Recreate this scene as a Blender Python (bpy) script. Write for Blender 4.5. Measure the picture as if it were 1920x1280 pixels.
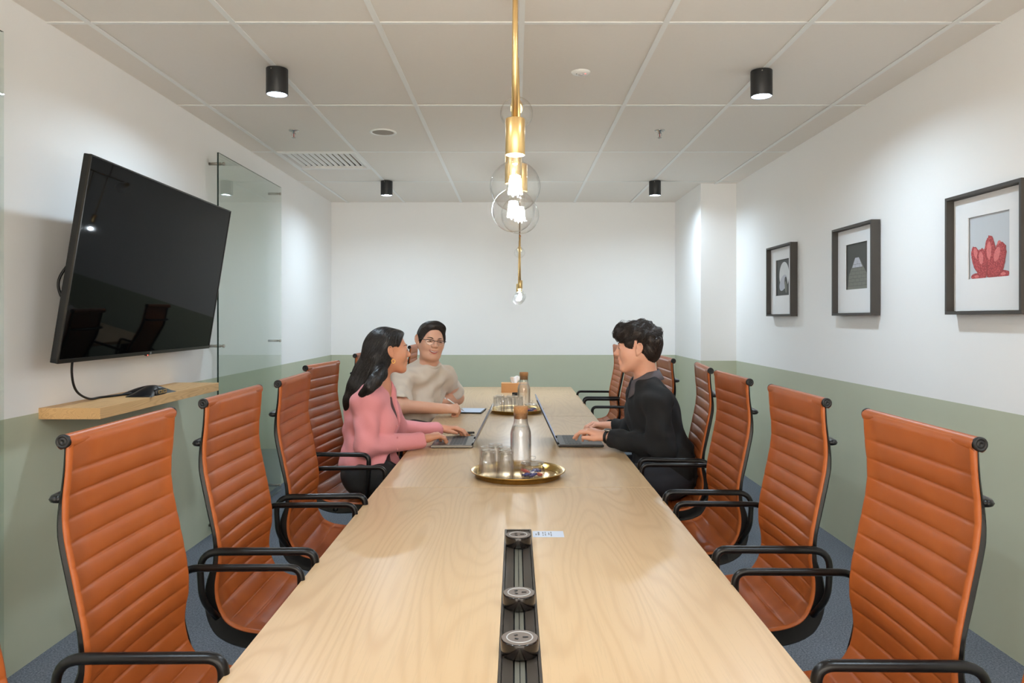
import bpy, bmesh, math, random
import numpy as np
from mathutils import Vector, Matrix, Euler

for _o in list(bpy.data.objects):
    bpy.data.objects.remove(_o, do_unlink=True)
random.seed(7)
rng = np.random.default_rng(7)
sc = bpy.context.scene
COL = sc.collection
PI = math.pi

# ---------------------------------------------------------------- camera
FPX, VX, VY = 1398.0, 966.0, 597.0          # focal length and vanishing point in 1920x1280 pixels
CAMZ = 1.38
cam_d = bpy.data.cameras.new('camera')
cam = bpy.data.objects.new('camera', cam_d)
COL.objects.link(cam)
cam.location = (0, 0, CAMZ)
cam.rotation_euler = (PI / 2, 0, 0)
cam_d.sensor_width = 36.0
cam_d.lens = FPX / 1920.0 * 36.0
cam_d.shift_x = -(VX - 960.0) / 1920.0
cam_d.shift_y = -(640.0 - VY) / 1920.0
cam_d.clip_start = 0.05
sc.camera = cam

# ---------------------------------------------------------------- world, exposure
world = bpy.data.worlds.new('world')
sc.world = world
world.use_nodes = True
world.node_tree.nodes['Background'].inputs[0].default_value = (1.0, 0.89, 0.77, 1)
world.node_tree.nodes['Background'].inputs[1].default_value = 7.0  # warm ambient fill, enters through the opening added behind the viewer
sc.view_settings.view_transform = 'Standard'
sc.view_settings.look = 'None'
sc.view_settings.exposure = 0.16
sc.view_settings.gamma = 1.0
sc.view_settings.use_curve_mapping = False
sc.cycles.use_denoising = True
sc.cycles.use_light_tree = False
sc.cycles.adaptive_threshold = 0.05
sc.cycles.max_bounces = 10
sc.cycles.diffuse_bounces = 5
sc.cycles.glossy_bounces = 5
sc.cycles.transmission_bounces = 12
sc.cycles.transparent_max_bounces = 20
sc.cycles.sample_clamp_indirect = 6.0
sc.cycles.caustics_reflective = False
sc.cycles.caustics_refractive = False
LAMP_POWER = 15.5       # watts of each of the six ceiling lamps
LAMP_COLOR = (0.68, 0.85, 1.0)
BULB_POWER = 7.5       # watts of each lit bulb
BULB_COLOR = (0.82, 0.92, 1.0)

# ---------------------------------------------------------------- helpers
def P(px, py, d):
    return Vector(((px - VX) / FPX * d, d, CAMZ - (py - VY) / FPX * d))

def L(r, g, b):
    o = []
    for c in (r, g, b):
        c /= 255.0
        o.append(c / 12.92 if c <= 0.04045 else ((c + 0.055) / 1.055) ** 2.4)
    return (o[0], o[1], o[2], 1.0)

class NT:
    """tiny node-tree writer"""
    def __init__(self, name):
        self.m = bpy.data.materials.new(name)
        self.m.use_nodes = True
        self.t = self.m.node_tree
        self.b = self.t.nodes['Principled BSDF']
        self.out = self.t.nodes['Material Output']
    def n(self, typ, **kw):
        nd = self.t.nodes.new(typ)
        for k, v in kw.items():
            if k.startswith('i_'):
                nd.inputs[k[2:].replace('_', ' ')].default_value = v
            else:
                setattr(nd, k, v)
        return nd
    def l(self, a, b):
        self.t.links.new(a, b)
    def math(self, op, a, b=0.0):
        nd = self.n('ShaderNodeMath', operation=op)
        for i, v in enumerate((a, b)):
            if isinstance(v, (int, float)):
                nd.inputs[i].default_value = v
            else:
                self.l(v, nd.inputs[i])
        return nd.outputs[0]
    def mix(self, f, a, b):
        nd = self.n('ShaderNodeMix', data_type='RGBA')
        for i, v in ((0, f), (6, a), (7, b)):
            if isinstance(v, (int, float, tuple)):
                nd.inputs[i].default_value = v
            else:
                self.l(v, nd.inputs[i])
        return nd.outputs[2]
    def coords(self, scale=(1, 1, 1), kind='Object'):
        tc = self.n('ShaderNodeTexCoord')
        mp = self.n('ShaderNodeMapping')
        mp.inputs['Scale'].default_value = scale
        self.l(tc.outputs[kind], mp.inputs[0])
        return mp.outputs[0]
    def noise(self, co, scale, detail=3.0, rough=0.55):
        nd = self.n('ShaderNodeTexNoise')
        nd.inputs['Scale'].default_value = scale
        nd.inputs['Detail'].default_value = detail
        nd.inputs['Roughness'].default_value = rough
        if co is not None:
            self.l(co, nd.inputs['Vector'])
        return nd.outputs[0]
    def ramp(self, v, stops):
        nd = self.n('ShaderNodeValToRGB')
        e = nd.color_ramp.elements
        while len(e) < len(stops):
            e.new(0.5)
        for i, (p, c) in enumerate(stops):
            e[i].position = p
            e[i].color = c
        self.l(v, nd.inputs[0])
        return nd.outputs[0]
    def bump(self, h, strength, dist=0.002):
        nd = self.n('ShaderNodeBump')
        nd.inputs['Strength'].default_value = strength
        nd.inputs['Distance'].default_value = dist
        self.l(h, nd.inputs['Height'])
        self.l(nd.outputs[0], self.b.inputs['Normal'])
    def set(self, **kw):
        for k, v in kw.items():
            self.b.inputs[k.replace('_', ' ')].default_value = v
        return self

def plain(name, col, rough=0.5, metal=0.0, var=0.0, vscale=20.0, bump=0.0, bscale=200.0, bdist=0.001, spec=0.5, **kw):
    t = NT(name)
    t.set(Base_Color=col, Roughness=rough, Metallic=metal)
    t.b.inputs['Specular IOR Level'].default_value = spec
    for k, v in kw.items():
        t.b.inputs[k.replace('_', ' ')].default_value = v
    if var or bump:
        co = t.coords()
    if var:
        f = t.noise(co, vscale, 4)
        d = tuple(c * (1 - var) for c in col[:3]) + (1,)
        b = tuple(min(1, c * (1 + var)) for c in col[:3]) + (1,)
        t.l(t.mix(f, d, b), t.b.inputs['Base Color'])
    if bump:
        t.bump(t.noise(co, bscale, 3), bump, bdist)
    return t.m

def emit(name, col, strength):
    t = NT(name)
    t.set(Base_Color=(0, 0, 0, 1), Emission_Color=tuple(col[:3]) + (1,), Emission_Strength=strength)
    return t.m

def thin_glass(name, tint=(1, 1, 1, 1), refl=1.0, rough=0.0):
    """clear pane: straight-through transmission plus Fresnel reflection"""
    t = NT(name)
    tr = t.n('ShaderNodeBsdfTransparent')
    tr.inputs[0].default_value = tint
    gl = t.n('ShaderNodeBsdfGlossy')
    gl.inputs['Roughness'].default_value = rough
    ge = t.n('ShaderNodeNewGeometry')
    dt = t.n('ShaderNodeVectorMath', operation='DOT_PRODUCT')
    t.l(ge.outputs['Normal'], dt.inputs[0]); t.l(ge.outputs['Incoming'], dt.inputs[1])
    c = t.math('SUBTRACT', 1.0, t.math('ABSOLUTE', dt.outputs['Value']))
    fr = t.math('ADD', t.math('MULTIPLY', t.math('POWER', c, 5.0), 0.9), 0.05)     # Schlick
    mx = t.n('ShaderNodeMixShader')
    f = t.math('MINIMUM', t.math('MULTIPLY', fr, refl), 0.95)
    t.l(f, mx.inputs[0]); t.l(tr.outputs[0], mx.inputs[1]); t.l(gl.outputs[0], mx.inputs[2])
    t.l(mx.outputs[0], t.out.inputs[0])
    return t.m

def solid_glass(name, tint=(1, 1, 1, 1), ior=1.45, clear=0.35):
    """thick clear glass: part refracting, part straight-through with a Fresnel sheen"""
    t = NT(name)
    tr = t.n('ShaderNodeBsdfTransparent'); tr.inputs[0].default_value = tint
    gs = t.n('ShaderNodeBsdfGlossy'); gs.inputs['Roughness'].default_value = 0.02
    ge = t.n('ShaderNodeNewGeometry')
    dt = t.n('ShaderNodeVectorMath', operation='DOT_PRODUCT')
    t.l(ge.outputs['Normal'], dt.inputs[0]); t.l(ge.outputs['Incoming'], dt.inputs[1])
    c = t.math('SUBTRACT', 1.0, t.math('ABSOLUTE', dt.outputs['Value']))
    fr = t.math('ADD', t.math('MULTIPLY', t.math('POWER', c, 3.2), 0.9), 0.045)
    m0 = t.n('ShaderNodeMixShader')
    t.l(fr, m0.inputs[0]); t.l(tr.outputs[0], m0.inputs[1]); t.l(gs.outputs[0], m0.inputs[2])
    gl = t.n('ShaderNodeBsdfGlass'); gl.inputs['IOR'].default_value = ior
    gl.inputs['Color'].default_value = tint
    gl.inputs['Roughness'].default_value = 0.0
    mx = t.n('ShaderNodeMixShader'); mx.inputs[0].default_value = 1 - clear
    t.l(m0.outputs[0], mx.inputs[1]); t.l(gl.outputs[0], mx.inputs[2])
    t.l(mx.outputs[0], t.out.inputs[0])
    return t.m

def wood(name, base, dark, along='y', lines=26.0, sx=3.2, sy=0.42, strength=0.75, rough=0.34, pores=0.35):
    t = NT(name)
    s = {'y': (sx, sy, sx), 'x': (sy, sx, sx)}[along]
    co = t.coords(s)
    n1 = t.noise(co, 1.0, 2.5, 0.45)
    v = t.math('MULTIPLY', n1, lines)
    w = t.math('SINE', t.math('MULTIPLY', v, 2 * PI / 2.0))
    w = t.math('POWER', t.math('MULTIPLY', t.math('ADD', w, 1.0), 0.5), 3.0)
    fine_s = {'y': (170, 5, 170), 'x': (5, 170, 170)}[along]
    co2 = t.coords(fine_s)
    n2 = t.noise(co2, 1.0, 3, 0.6)
    n3 = t.noise(t.coords((2.0, 1.2, 2.0)), 1.0, 2)
    f = t.math('MULTIPLY', w, strength)
    f = t.math('MULTIPLY', f, t.math('ADD', t.math('MULTIPLY', n3, 1.2), 0.1))
    c = t.mix(f, base, dark)
    mid = tuple(x * 0.86 for x in base[:3]) + (1,)
    f2 = t.math('MULTIPLY', t.math('GREATER_THAN', n2, 0.56), pores)
    c2 = t.mix(f2, c, mid)
    t.l(c2, t.b.inputs['Base Color'])
    t.set(Roughness=rough)
    t.bump(n2, 0.06, 0.001)
    return t.m

class MB:
    """mesh builder: collects shapes (several materials) and links them as one object"""
    def __init__(self):
        self.v, self.f, self.mi, self.sm = [], [], [], []
        self.mats = []
    def midx(self, m):
        if m not in self.mats:
            self.mats.append(m)
        return self.mats.index(m)
    def add(self, vs, fs, m, smooth=False, M=None):
        o = len(self.v)
        k = self.midx(m)
        for p in vs:
            p = Vector(p)
            self.v.append(tuple(M @ p) if M is not None else tuple(p))
        for f in fs:
            self.f.append(tuple(i + o for i in f)); self.mi.append(k); self.sm.append(smooth)
        return self
    def box(self, lo, hi, m, bevel=0.0, M=None):
        if bevel <= 0:
            x0, y0, z0 = lo; x1, y1, z1 = hi
            vs = [(x0,y0,z0),(x1,y0,z0),(x1,y1,z0),(x0,y1,z0),(x0,y0,z1),(x1,y0,z1),(x1,y1,z1),(x0,y1,z1)]
            fs = [(0,3,2,1),(4,5,6,7),(0,1,5,4),(1,2,6,5),(2,3,7,6),(3,0,4,7)]
            return self.add(vs, fs, m, False, M)
        bm = bmesh.new()
        bmesh.ops.create_cube(bm, size=1.0)
        for v in bm.verts:
            v.co = Vector([lo[i] + (v.co[i] + 0.5) * (hi[i] - lo[i]) for i in range(3)])
        bmesh.ops.bevel(bm, geom=list(bm.edges), offset=bevel, segments=2, affect='EDGES', profile=0.6)
        bm.verts.ensure_lookup_table(); bm.verts.index_update()
        vs = [tuple(v.co) for v in bm.verts]
        fs = [tuple(v.index for v in f.verts) for f in bm.faces]
        bm.free()
        return self.add(vs, fs, m, False, M)
    def lathe(self, prof, m, n=24, M=None, smooth=True, close=False):
        """prof: list of (r, z); revolved around z"""
        vs, fs = [], []
        for r, z in prof:
            for k in range(n):
                a = 2 * PI * k / n
                vs.append((r * math.cos(a), r * math.sin(a), z))
        for i in range(len(prof) - 1):
            for k in range(n):
                k2 = (k + 1) % n
                fs.append((i*n+k, i*n+k2, (i+1)*n+k2, (i+1)*n+k))
        if close:
            fs.append(tuple(range(n - 1, -1, -1)))
            fs.append(tuple((len(prof)-1)*n + k for k in range(n)))
        return self.add(vs, fs, m, smooth, M)
    def tube(self, pts, r, m, n=8, caps=True, flat=1.0, closed=False, up=None):
        """pts: polyline, r: radius or list of radii"""
        pts = [Vector(p) for p in pts]
        if not isinstance(r, (list, tuple)):
            r = [r] * len(pts)
        vs, fs = [], []
        N = len(pts)
        prev = None
        for i, p in enumerate(pts):
            if closed:
                d = pts[(i+1) % N] - pts[i-1]
            else:
                d = pts[min(i+1, N-1)] - pts[max(i-1, 0)]
            if d.length < 1e-9:
                d = Vector((0, 0, 1))
            d.normalize()
            if prev is None:
                a = Vector(up) if up is not None else (Vector((0, 0, 1)) if abs(d.z) < 0.9 else Vector((1, 0, 0)))
            else:
                a = prev
            s = a - d * a.dot(d)
            if s.length < 1e-6:
                s = d.orthogonal()
            s.normalize()
            prev = s
            t = d.cross(s)
            for k in range(n):
                an = 2 * PI * k / n
                vs.append(p + s * (math.cos(an) * r[i]) + t * (math.sin(an) * r[i] * flat))
        M_ = N if closed else N - 1
        for i in range(M_):
            j = (i + 1) % N
            for k in range(n):
                k2 = (k + 1) % n
                fs.append((i*n+k, i*n+k2, j*n+k2, j*n+k))
        if caps and not closed:
            fs.append(tuple(range(n - 1, -1, -1)))
            fs.append(tuple((N-1)*n + k for k in range(n)))
        return self.add(vs, fs, m, True)
    def cyl(self, a, b, r, m, n=16, bev=0.0):
        a, b = Vector(a), Vector(b)
        d = b - a
        q = Vector((0, 0, 1)).rotation_difference(d.normalized()).to_matrix().to_4x4()
        M = Matrix.Translation(a) @ q
        l = d.length
        pr = [(0.0001, 0), (r - bev, 0), (r, bev), (r, l - bev), (r - bev, l), (0.0001, l)] if bev else [(0.0001, 0), (r, 0), (r, l), (0.0001, l)]
        o = len(self.sm)
        self.lathe(pr, m, n, M)
        nn = len(self.sm) - o
        k = 0
        for i in range(len(pr) - 1):
            for j in range(n):
                if pr[i][1] == pr[i+1][1]:
                    self.sm[o + k] = False
                k += 1
        return self
    def build(self, name, parent=None, loc=None, rot=None):
        me = bpy.data.meshes.new(name)
        me.from_pydata(self.v, [], self.f)
        for m in self.mats:
            me.materials.append(m)
        me.polygons.foreach_set('material_index', self.mi)
        me.polygons.foreach_set('use_smooth', self.sm)
        me.update()
        return link(name, me, parent, loc, rot)

def link(name, me, parent=None, loc=None, rot=None):
    o = bpy.data.objects.new(name, me)
    COL.objects.link(o)
    if parent is not None:
        o.parent = parent
    if loc is not None:
        o.location = loc
    if rot is not None:
        o.rotation_euler = rot
    return o

def tag(o, label=None, cat=None, group=None, kind=None):
    if label: o['label'] = label
    if cat: o['category'] = cat
    if group: o['group'] = group
    if kind: o['kind'] = kind
    return o

def thing(name, label, cat, loc=(0, 0, 0), rot=(0, 0, 0), group=None):
    o = bpy.data.objects.new(name, None)
    COL.objects.link(o)
    o.location = loc
    o.rotation_euler = rot
    o.empty_display_size = 0.05
    return tag(o, label, cat, group)

def copy_tree(o, parent=None):
    c = o.copy()
    COL.objects.link(c)
    c.parent = parent
    for ch in list(o.children):
        copy_tree(ch, c)
    return c

def fillet(pts, rad, seg=6):
    """polyline with rounded corners"""
    pts = [Vector(p) for p in pts]
    out = [pts[0]]
    for i in range(1, len(pts) - 1):
        a, b, c = pts[i-1], pts[i], pts[i+1]
        r = rad[i] if isinstance(rad, (list, tuple)) else rad
        u, v = (a - b), (c - b)
        r1 = min(r, u.length * 0.49, v.length * 0.49)
        p0, p1 = b + u.normalized() * r1, b + v.normalized() * r1
        for k in range(seg + 1):
            t = k / seg
            out.append(p0 * (1-t)**2 + b * 2*t*(1-t) + p1 * t*t)
    out.append(pts[-1])
    return out

def catmull(pts, per=8):
    pts = [Vector(p) for p in pts]
    Q = [pts[0] * 2 - pts[1]] + pts + [pts[-1] * 2 - pts[-2]]
    out = []
    for i in range(1, len(Q) - 2):
        p0, p1, p2, p3 = Q[i-1], Q[i], Q[i+1], Q[i+2]
        for k in range(per):
            t = k / per
            out.append(0.5 * ((2*p1) + (p2-p0)*t + (2*p0-5*p1+4*p2-p3)*t*t + (3*p1-p0-3*p2+p3)*t*t*t))
    out.append(pts[-1])
    return out

# ---------------------------------------------------------------- materials
M_white = plain('wall_paint_white', L(244, 243, 241), 0.75, var=0.012, vscale=3, bump=0.08, bscale=260)
M_green = plain('wall_paint_green', L(190, 194, 171), 0.7, var=0.03, vscale=4, bump=0.08, bscale=260)
M_tile = plain('ceiling_tile_board', L(239, 233, 225), 0.9, var=0.015, vscale=60, bump=0.2, bscale=420)
M_tee = plain('ceiling_grid_enamel', L(246, 246, 243), 0.5, var=0.01)
M_plenum = plain('plenum_dark', L(60, 56, 52), 0.9, var=0.05)
def carpet_mat():
    t = NT('blue_grey_carpet')
    co = t.coords()
    f = t.noise(co, 130, 6, 0.85)
    f2 = t.noise(co, 6, 3)
    c = t.ramp(f, [(0.36, L(54, 60, 70)), (0.64, L(150, 156, 166))])
    c = t.mix(t.math('MULTIPLY', f2, 0.35), c, L(96, 103, 114))
    t.l(c, t.b.inputs['Base Color'])
    t.set(Roughness=0.95)
    t.b.inputs['Specular IOR Level'].default_value = 0.15
    t.bump(f, 0.7, 0.004)
    return t.m
M_carpet = carpet_mat()
M_table = wood('pale_ash_veneer', L(193, 163, 125), L(160, 122, 82), lines=84, sx=2.6, sy=0.36, strength=0.40, rough=0.32)
M_oak = wood('oak_shelf', L(214, 172, 118), L(166, 118, 68), lines=60, sx=9, sy=0.9, strength=0.55, rough=0.5)
M_blackmetal = plain('black_painted_steel', L(15, 14, 14), 0.30, var=0.06, vscale=30, spec=0.28)
M_blackmatte = plain('black_plastic', L(20, 19, 19), 0.5, var=0.05, vscale=40, spec=0.35)
M_lampblack = plain('lamp_matte_black', L(30, 31, 32), 0.45, var=0.04)
M_brass = plain('satin_brass', L(222, 188, 130), 0.34, 1.0, var=0.05, vscale=12)
M_brassdark = plain('aged_brass', L(120, 84, 52), 0.35, 1.0, var=0.08)
M_steel = plain('brushed_steel', L(176, 170, 160), 0.3, 1.0, var=0.04)
M_chrome = plain('chrome', L(205, 205, 205), 0.12, 1.0, var=0.02)
M_clear = thin_glass('clear_glass', (0.985, 0.99, 0.985, 1), 1.0)
M_bulbglass = thin_glass('bulb_glass', (0.985, 0.99, 0.99, 1), 1.3)
M_pane = thin_glass('green_tinted_pane', (0.93, 0.965, 0.945, 1), 1.15)
M_paneedge = plain('glass_edge', L(28, 44, 38), 0.1, var=0.03)
M_tumbler = solid_glass('tumbler_glass', (1, 1, 1, 1), 1.45, 0.88)
M_water = solid_glass('water', (1, 1, 1, 1), 1.33, 0.72)
M_lamp = emit('lamp_light', LAMP_COLOR, 12.0)
M_filament = emit('bulb_filament', BULB_COLOR, 40.0)
for _m in (M_lamp, M_filament):
    _m.cycles.emission_sampling = 'NONE'
def light(name, kind, power, color, parent, loc, size):
    ld = bpy.data.lights.new(name, kind)
    ld.energy = power; ld.color = color
    if kind == 'AREA':
        ld.shape = 'DISK'; ld.size = size
    else:
        ld.shadow_soft_size = size
    lo = bpy.data.objects.new(name, ld); COL.objects.link(lo)
    lo.parent = parent; lo.location = loc
    return lo
# ================================================================ the room
XL, XR, YB, YF, ZC = -1.95, 2.02, 7.905, -1.6, 2.607
GREEN_Z = 0.995

def wall(name, a, b, nrm, label, zt=2.75):
    """two-tone wall from a to b (xy), thick slab behind it; nrm points out of the room"""
    a, b, n = Vector(a), Vector(b), Vector(nrm) * 0.1
    mb = MB()
    for z0, z1, m in ((-0.0, GREEN_Z, M_green), (GREEN_Z, zt, M_white)):
        q = [a, b, b + n, a + n]
        vs = [(p.x, p.y, z0) for p in q] + [(p.x, p.y, z1) for p in q]
        mb.add(vs, [(0,3,2,1),(4,5,6,7),(0,1,5,4),(1,2,6,5),(2,3,7,6),(3,0,4,7)], m)
    return tag(mb.build(name), label, None, None, 'structure')

wall('wall_left', (XL, YF), (XL, YB), (-1, 0), 'left wall, white above sage green')
wall('wall_right', (XR, YF), (XR, YB), (1, 0), 'right wall with the three framed pictures, white above sage green')
wall('wall_back', (XL - .1, YB), (XR + .1, YB), (0, 1), 'far end wall, white above sage green')
# wall behind the viewer: glazed opening added, unseen, to let in soft fill light
WX0, WX1, WZ0, WZ1 = -1.55, 1.62, 0.12, 2.42
mb = MB()
for lo, hi, m in (((XL - .1, YF - .1, 0), (WX0, YF, GREEN_Z), M_green), ((XL - .1, YF - .1, GREEN_Z), (WX0, YF, 2.75), M_white), ((WX1, YF - .1, 0), (XR + .1, YF, GREEN_Z), M_green),
                  ((WX1, YF - .1, GREEN_Z), (XR + .1, YF, 2.75), M_white), ((WX0, YF - .1, 0), (WX1, YF, WZ0), M_green), ((WX0, YF - .1, WZ1), (WX1, YF, 2.75), M_white)):
    mb.box(lo, hi, m)
tag(mb.build('wall_front'), 'wall behind the viewer with a wide glazed opening added for fill light', None, None, 'structure')
mb = MB()
for x in (WX0, WX0 + 1.04, WX0 + 2.09, WX1 - .04):
    mb.box((x, YF - .07, WZ0), (x + .04, YF - .03, WZ1), M_blackmetal)
for z in (WZ0, WZ1 - .04):
    mb.box((WX0 + .04, YF - .07, z), (WX1 - .04, YF - .03, z + .04), M_blackmetal)
win = tag(mb.build('added_fill_window'), 'unseen glazed partition added behind the viewer for fill light', None, None, 'structure')
for k in range(3):
    x = WX0 + .04 + k * 1.045
    MB().box((x, YF - .054, WZ0 + .04), (x + 1.0, YF - .046, WZ1 - .04), M_clear).build('pane', win)
# square column in the far right corner
mb = MB()
for z0, z1, m in ((0, GREEN_Z, M_green), (GREEN_Z, 2.75, M_white)):
    mb.box((1.695, 6.81, z0), (XR, YB, z1), m)
tag(mb.build('wall_column'), 'boxed-in column in the far right corner', None, None, 'structure')
mb = MB().box((XL - .1, YF - .1, -0.1), (XR + .1, YB + .1, 0.0), M_carpet)
tag(mb.build('floor'), 'blue grey carpet floor', None, None, 'structure')

# ---- suspended ceiling: slab, tiles and grid bars
mb = MB().box((XL - .1, YF - .1, ZC + 0.05), (XR + .1, YB + .1, ZC + 0.15), M_plenum)
ceiling = tag(mb.build('ceiling'), 'suspended ceiling of pale mineral tiles', None, None, 'structure')
XS = [XL] + [0.027 + 0.6 * k for k in range(-3, 4)] + [XR]
YS = [YF] + [7.905 - 1.2 * k for k in range(7, -1, -1)]
VENT = (1, 6)                                 # column, row of the air grille
TW = 0.012
def tile(x0, y0, x1, y1):
    mb = MB().box((x0, y0, ZC + 0.006), (x1, y1, ZC + 0.02), M_tile)
    return mb.build('ceiling_tile', ceiling)
for i in range(len(XS) - 1):
    for j in range(len(YS) - 1):
        x0 = XS[i] + (0 if i == 0 else TW - 0.002); x1 = XS[i+1] - (0 if i == len(XS) - 2 else TW - 0.002)
        y0 = YS[j] + (0 if j == 0 else 0.004); y1 = YS[j+1] - (0 if j == len(YS) - 2 else 0.004)
        if (i, j) == VENT:
            y0 = YS[j] + 0.62
        tile(x0, y0, x1, y1)
for x in XS[1:-1]:
    MB().box((x - TW, YF, ZC), (x + TW, YB, ZC + 0.004), M_tee).box((x - 0.003, YF, ZC + .004), (x + 0.003, YB, ZC + 0.04), M_tee).build('grid_bar', ceiling)
for y in YS[1:-1]:
    for i in range(len(XS) - 1):
        a = XS[i] + (0 if i == 0 else TW); b = XS[i+1] - (0 if i == len(XS) - 2 else TW)
        MB().box((a, y - 0.011, ZC + 0.0015), (b, y + 0.011, ZC + 0.0045), M_tee).build('cross_bar', ceiling)
# ---- air grille
vx0, vx1 = XS[1] + TW, XS[2] - TW
vy0 = YS[6] + 0.012
vent = thing('air_grille', 'white louvred air grille set in the ceiling near the left wall', 'vent', ((vx0 + vx1) / 2, vy0 + 0.297, ZC))
w2 = (vx1 - vx0) / 2
mb = MB()
for lo, hi in (((-w2, -.297, -.004), (w2, -.272, .02)), ((-w2, .272, -.004), (w2, .3, .02)), ((-w2, -.272, -.004), (-w2 + .02, .272, .02)), ((w2 - .02, -.272, -.004), (w2, .272, .02))):
    mb.box(lo, hi, M_tee)
mb.build('grille_frame', vent)
MB().box((-w2, -.297, .044), (w2, .3, .049), plain('duct_beige', L(150, 138, 122), .8, var=.03)).build('backing', vent)
sl = None
for k in range(12):
    x = -w2 + 0.045 + k * (2 * w2 - 0.09) / 11
    M = Matrix.Rotation(math.radians(-48), 4, 'Y')
    if sl is None:
        s = MB().box((-0.0115, -.272, -.0012), (0.0115, .272, .0012), M_tee, M=M).build('louvre', vent, (x, 0, 0.016))
        sl = s.data
    else:
        link('louvre', sl, vent, (x, 0, 0.016))

# ---- ceiling lamps: six black cylinders, lit disc set back inside
def downlight(x, y, label):
    t = thing('ceiling_lamp', label, 'lamp', (x, y, ZC), (0, 0, 0), 'black cylinder ceiling lamps')
    prof = [(0.0001, 0.0), (0.052, 0.0), (0.0525, -0.002), (0.0525, -0.124), (0.0515, -0.126), (0.0485, -0.126), (0.0475, -0.124), (0.0465, -0.108), (0.0001, -0.108)]
    MB().lathe(prof, M_lampblack, 40).build('housing', t)
    pr = [(0.0001, -0.1125), (0.046, -0.1125), (0.046, -0.1105), (0.0001, -0.1105)]
    tag(MB().lathe(pr[:2], M_lamp, 40, smooth=False).build('diffuser', t), 'glowing white lamp disc')
    light('lamp_light', 'AREA', LAMP_POWER, LAMP_COLOR, t, (0, 0, -.1135), .088)
    MB().cyl((0.0522, 0, -.012), (0.0535, 0, -.012), 0.003, M_steel, 8).build('screw', t).rotation_euler = (0, 0, -PI / 2 - 0.25)
    return t
LAMPS = [(-1.172, 3.67, 'black cylinder ceiling lamp above the wall screen, nearer one on the left'),
         (1.222, 3.70, 'black cylinder ceiling lamp near the cactus picture, nearer one on the right'),
         (-1.150, 6.67, 'small-looking black cylinder ceiling lamp past the air grille, far left'),
         (1.250, 6.67, 'small-looking black cylinder ceiling lamp beside the corner column, far right'),
         (-1.172, 0.67, 'black cylinder ceiling lamp above the nearest left chairs'),
         (1.222, 0.70, 'black cylinder ceiling lamp above the nearest right chairs')]
for x, y, lb in LAMPS:
    downlight(x, y, lb)

# ---- sprinklers, speaker, sensor
def sprinkler(x, y, label):
    t = thing('fire_sprinkler', label, 'sprinkler', (x, y, ZC + .006), (0, 0, 0), 'fire sprinklers')
    MB().lathe([(0.0001, 0), (0.034, 0), (0.03, -0.006), (0.012, -0.009), (0.011, -.02), (0.0001, -.02)], M_chrome, 24).build('escutcheon', t)
    mb = MB()
    for s in (-1, 1):
        mb.tube(fillet([(0.010 * s, 0, -.018), (0.013 * s, 0, -.03), (0.004 * s, 0, -.048)], .01, 4), 0.0022, M_chrome, 6)
    mb.build('yoke', t)
    MB().cyl((0, 0, -.02), (0, 0, -.046), 0.0028, plain('sprinkler_bulb', L(150, 30, 22), .2, var=.02), 8).build('glass_bulb', t)
    MB().lathe([(0.0001, -.047), (0.014, -.0475), (0.015, -.050), (0.0001, -.0515)], M_chrome, 16).build('deflector', t)
sprinkler(-1.452, 4.89, 'chrome fire sprinkler on the left of the ceiling, before the air grille')
sprinkler(0.948, 4.89, 'chrome fire sprinkler on the right of the ceiling')
t = thing('ceiling_speaker', 'flush round ceiling speaker with grey grille and white rim', 'speaker', (-0.874, 4.93, ZC + .006))
MB().lathe([(0.088, 0), (0.0895, -0.004), (0.086, -0.007), (0.072, -0.006), (0.070, 0.0)], M_tee, 40).build('rim', t)
MB().lathe([(0.0001, -0.0055), (0.06, -0.005), (0.071, -0.003)], plain('speaker_mesh_grey', L(172, 163, 152), .8, var=.1, vscale=300, bump=.5, bscale=900), 40).build('grille', t)
t = thing('motion_sensor', 'flush white round motion sensor with a tiny red light', 'sensor', (0.328, 3.73, ZC + .006))
MB().lathe([(0.0001, -.013), (0.03, -.012), (0.042, -.008), (0.0475, -.003), (0.048, 0)], M_tee, 36).build('cover', t)
MB().lathe([(0.0001, -.0185), (0.006, -.018), (0.012, -.0155), (0.0125, -.012)], plain('sensor_lens', L(205, 198, 196), .35, var=.02), 20).build('lens', t)
MB().lathe([(0.0001, -.0145), (0.003, -.014), (0.003, -.011)], emit('red_led', (1, .12, .1), 3), 10).build('indicator', t, (0.022, -.012, 0.0))
MB().cyl((-.022, -.01, -.0135), (-.022, -.01, -.011), .003, M_blackmatte, 8).build('button', t)
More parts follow.
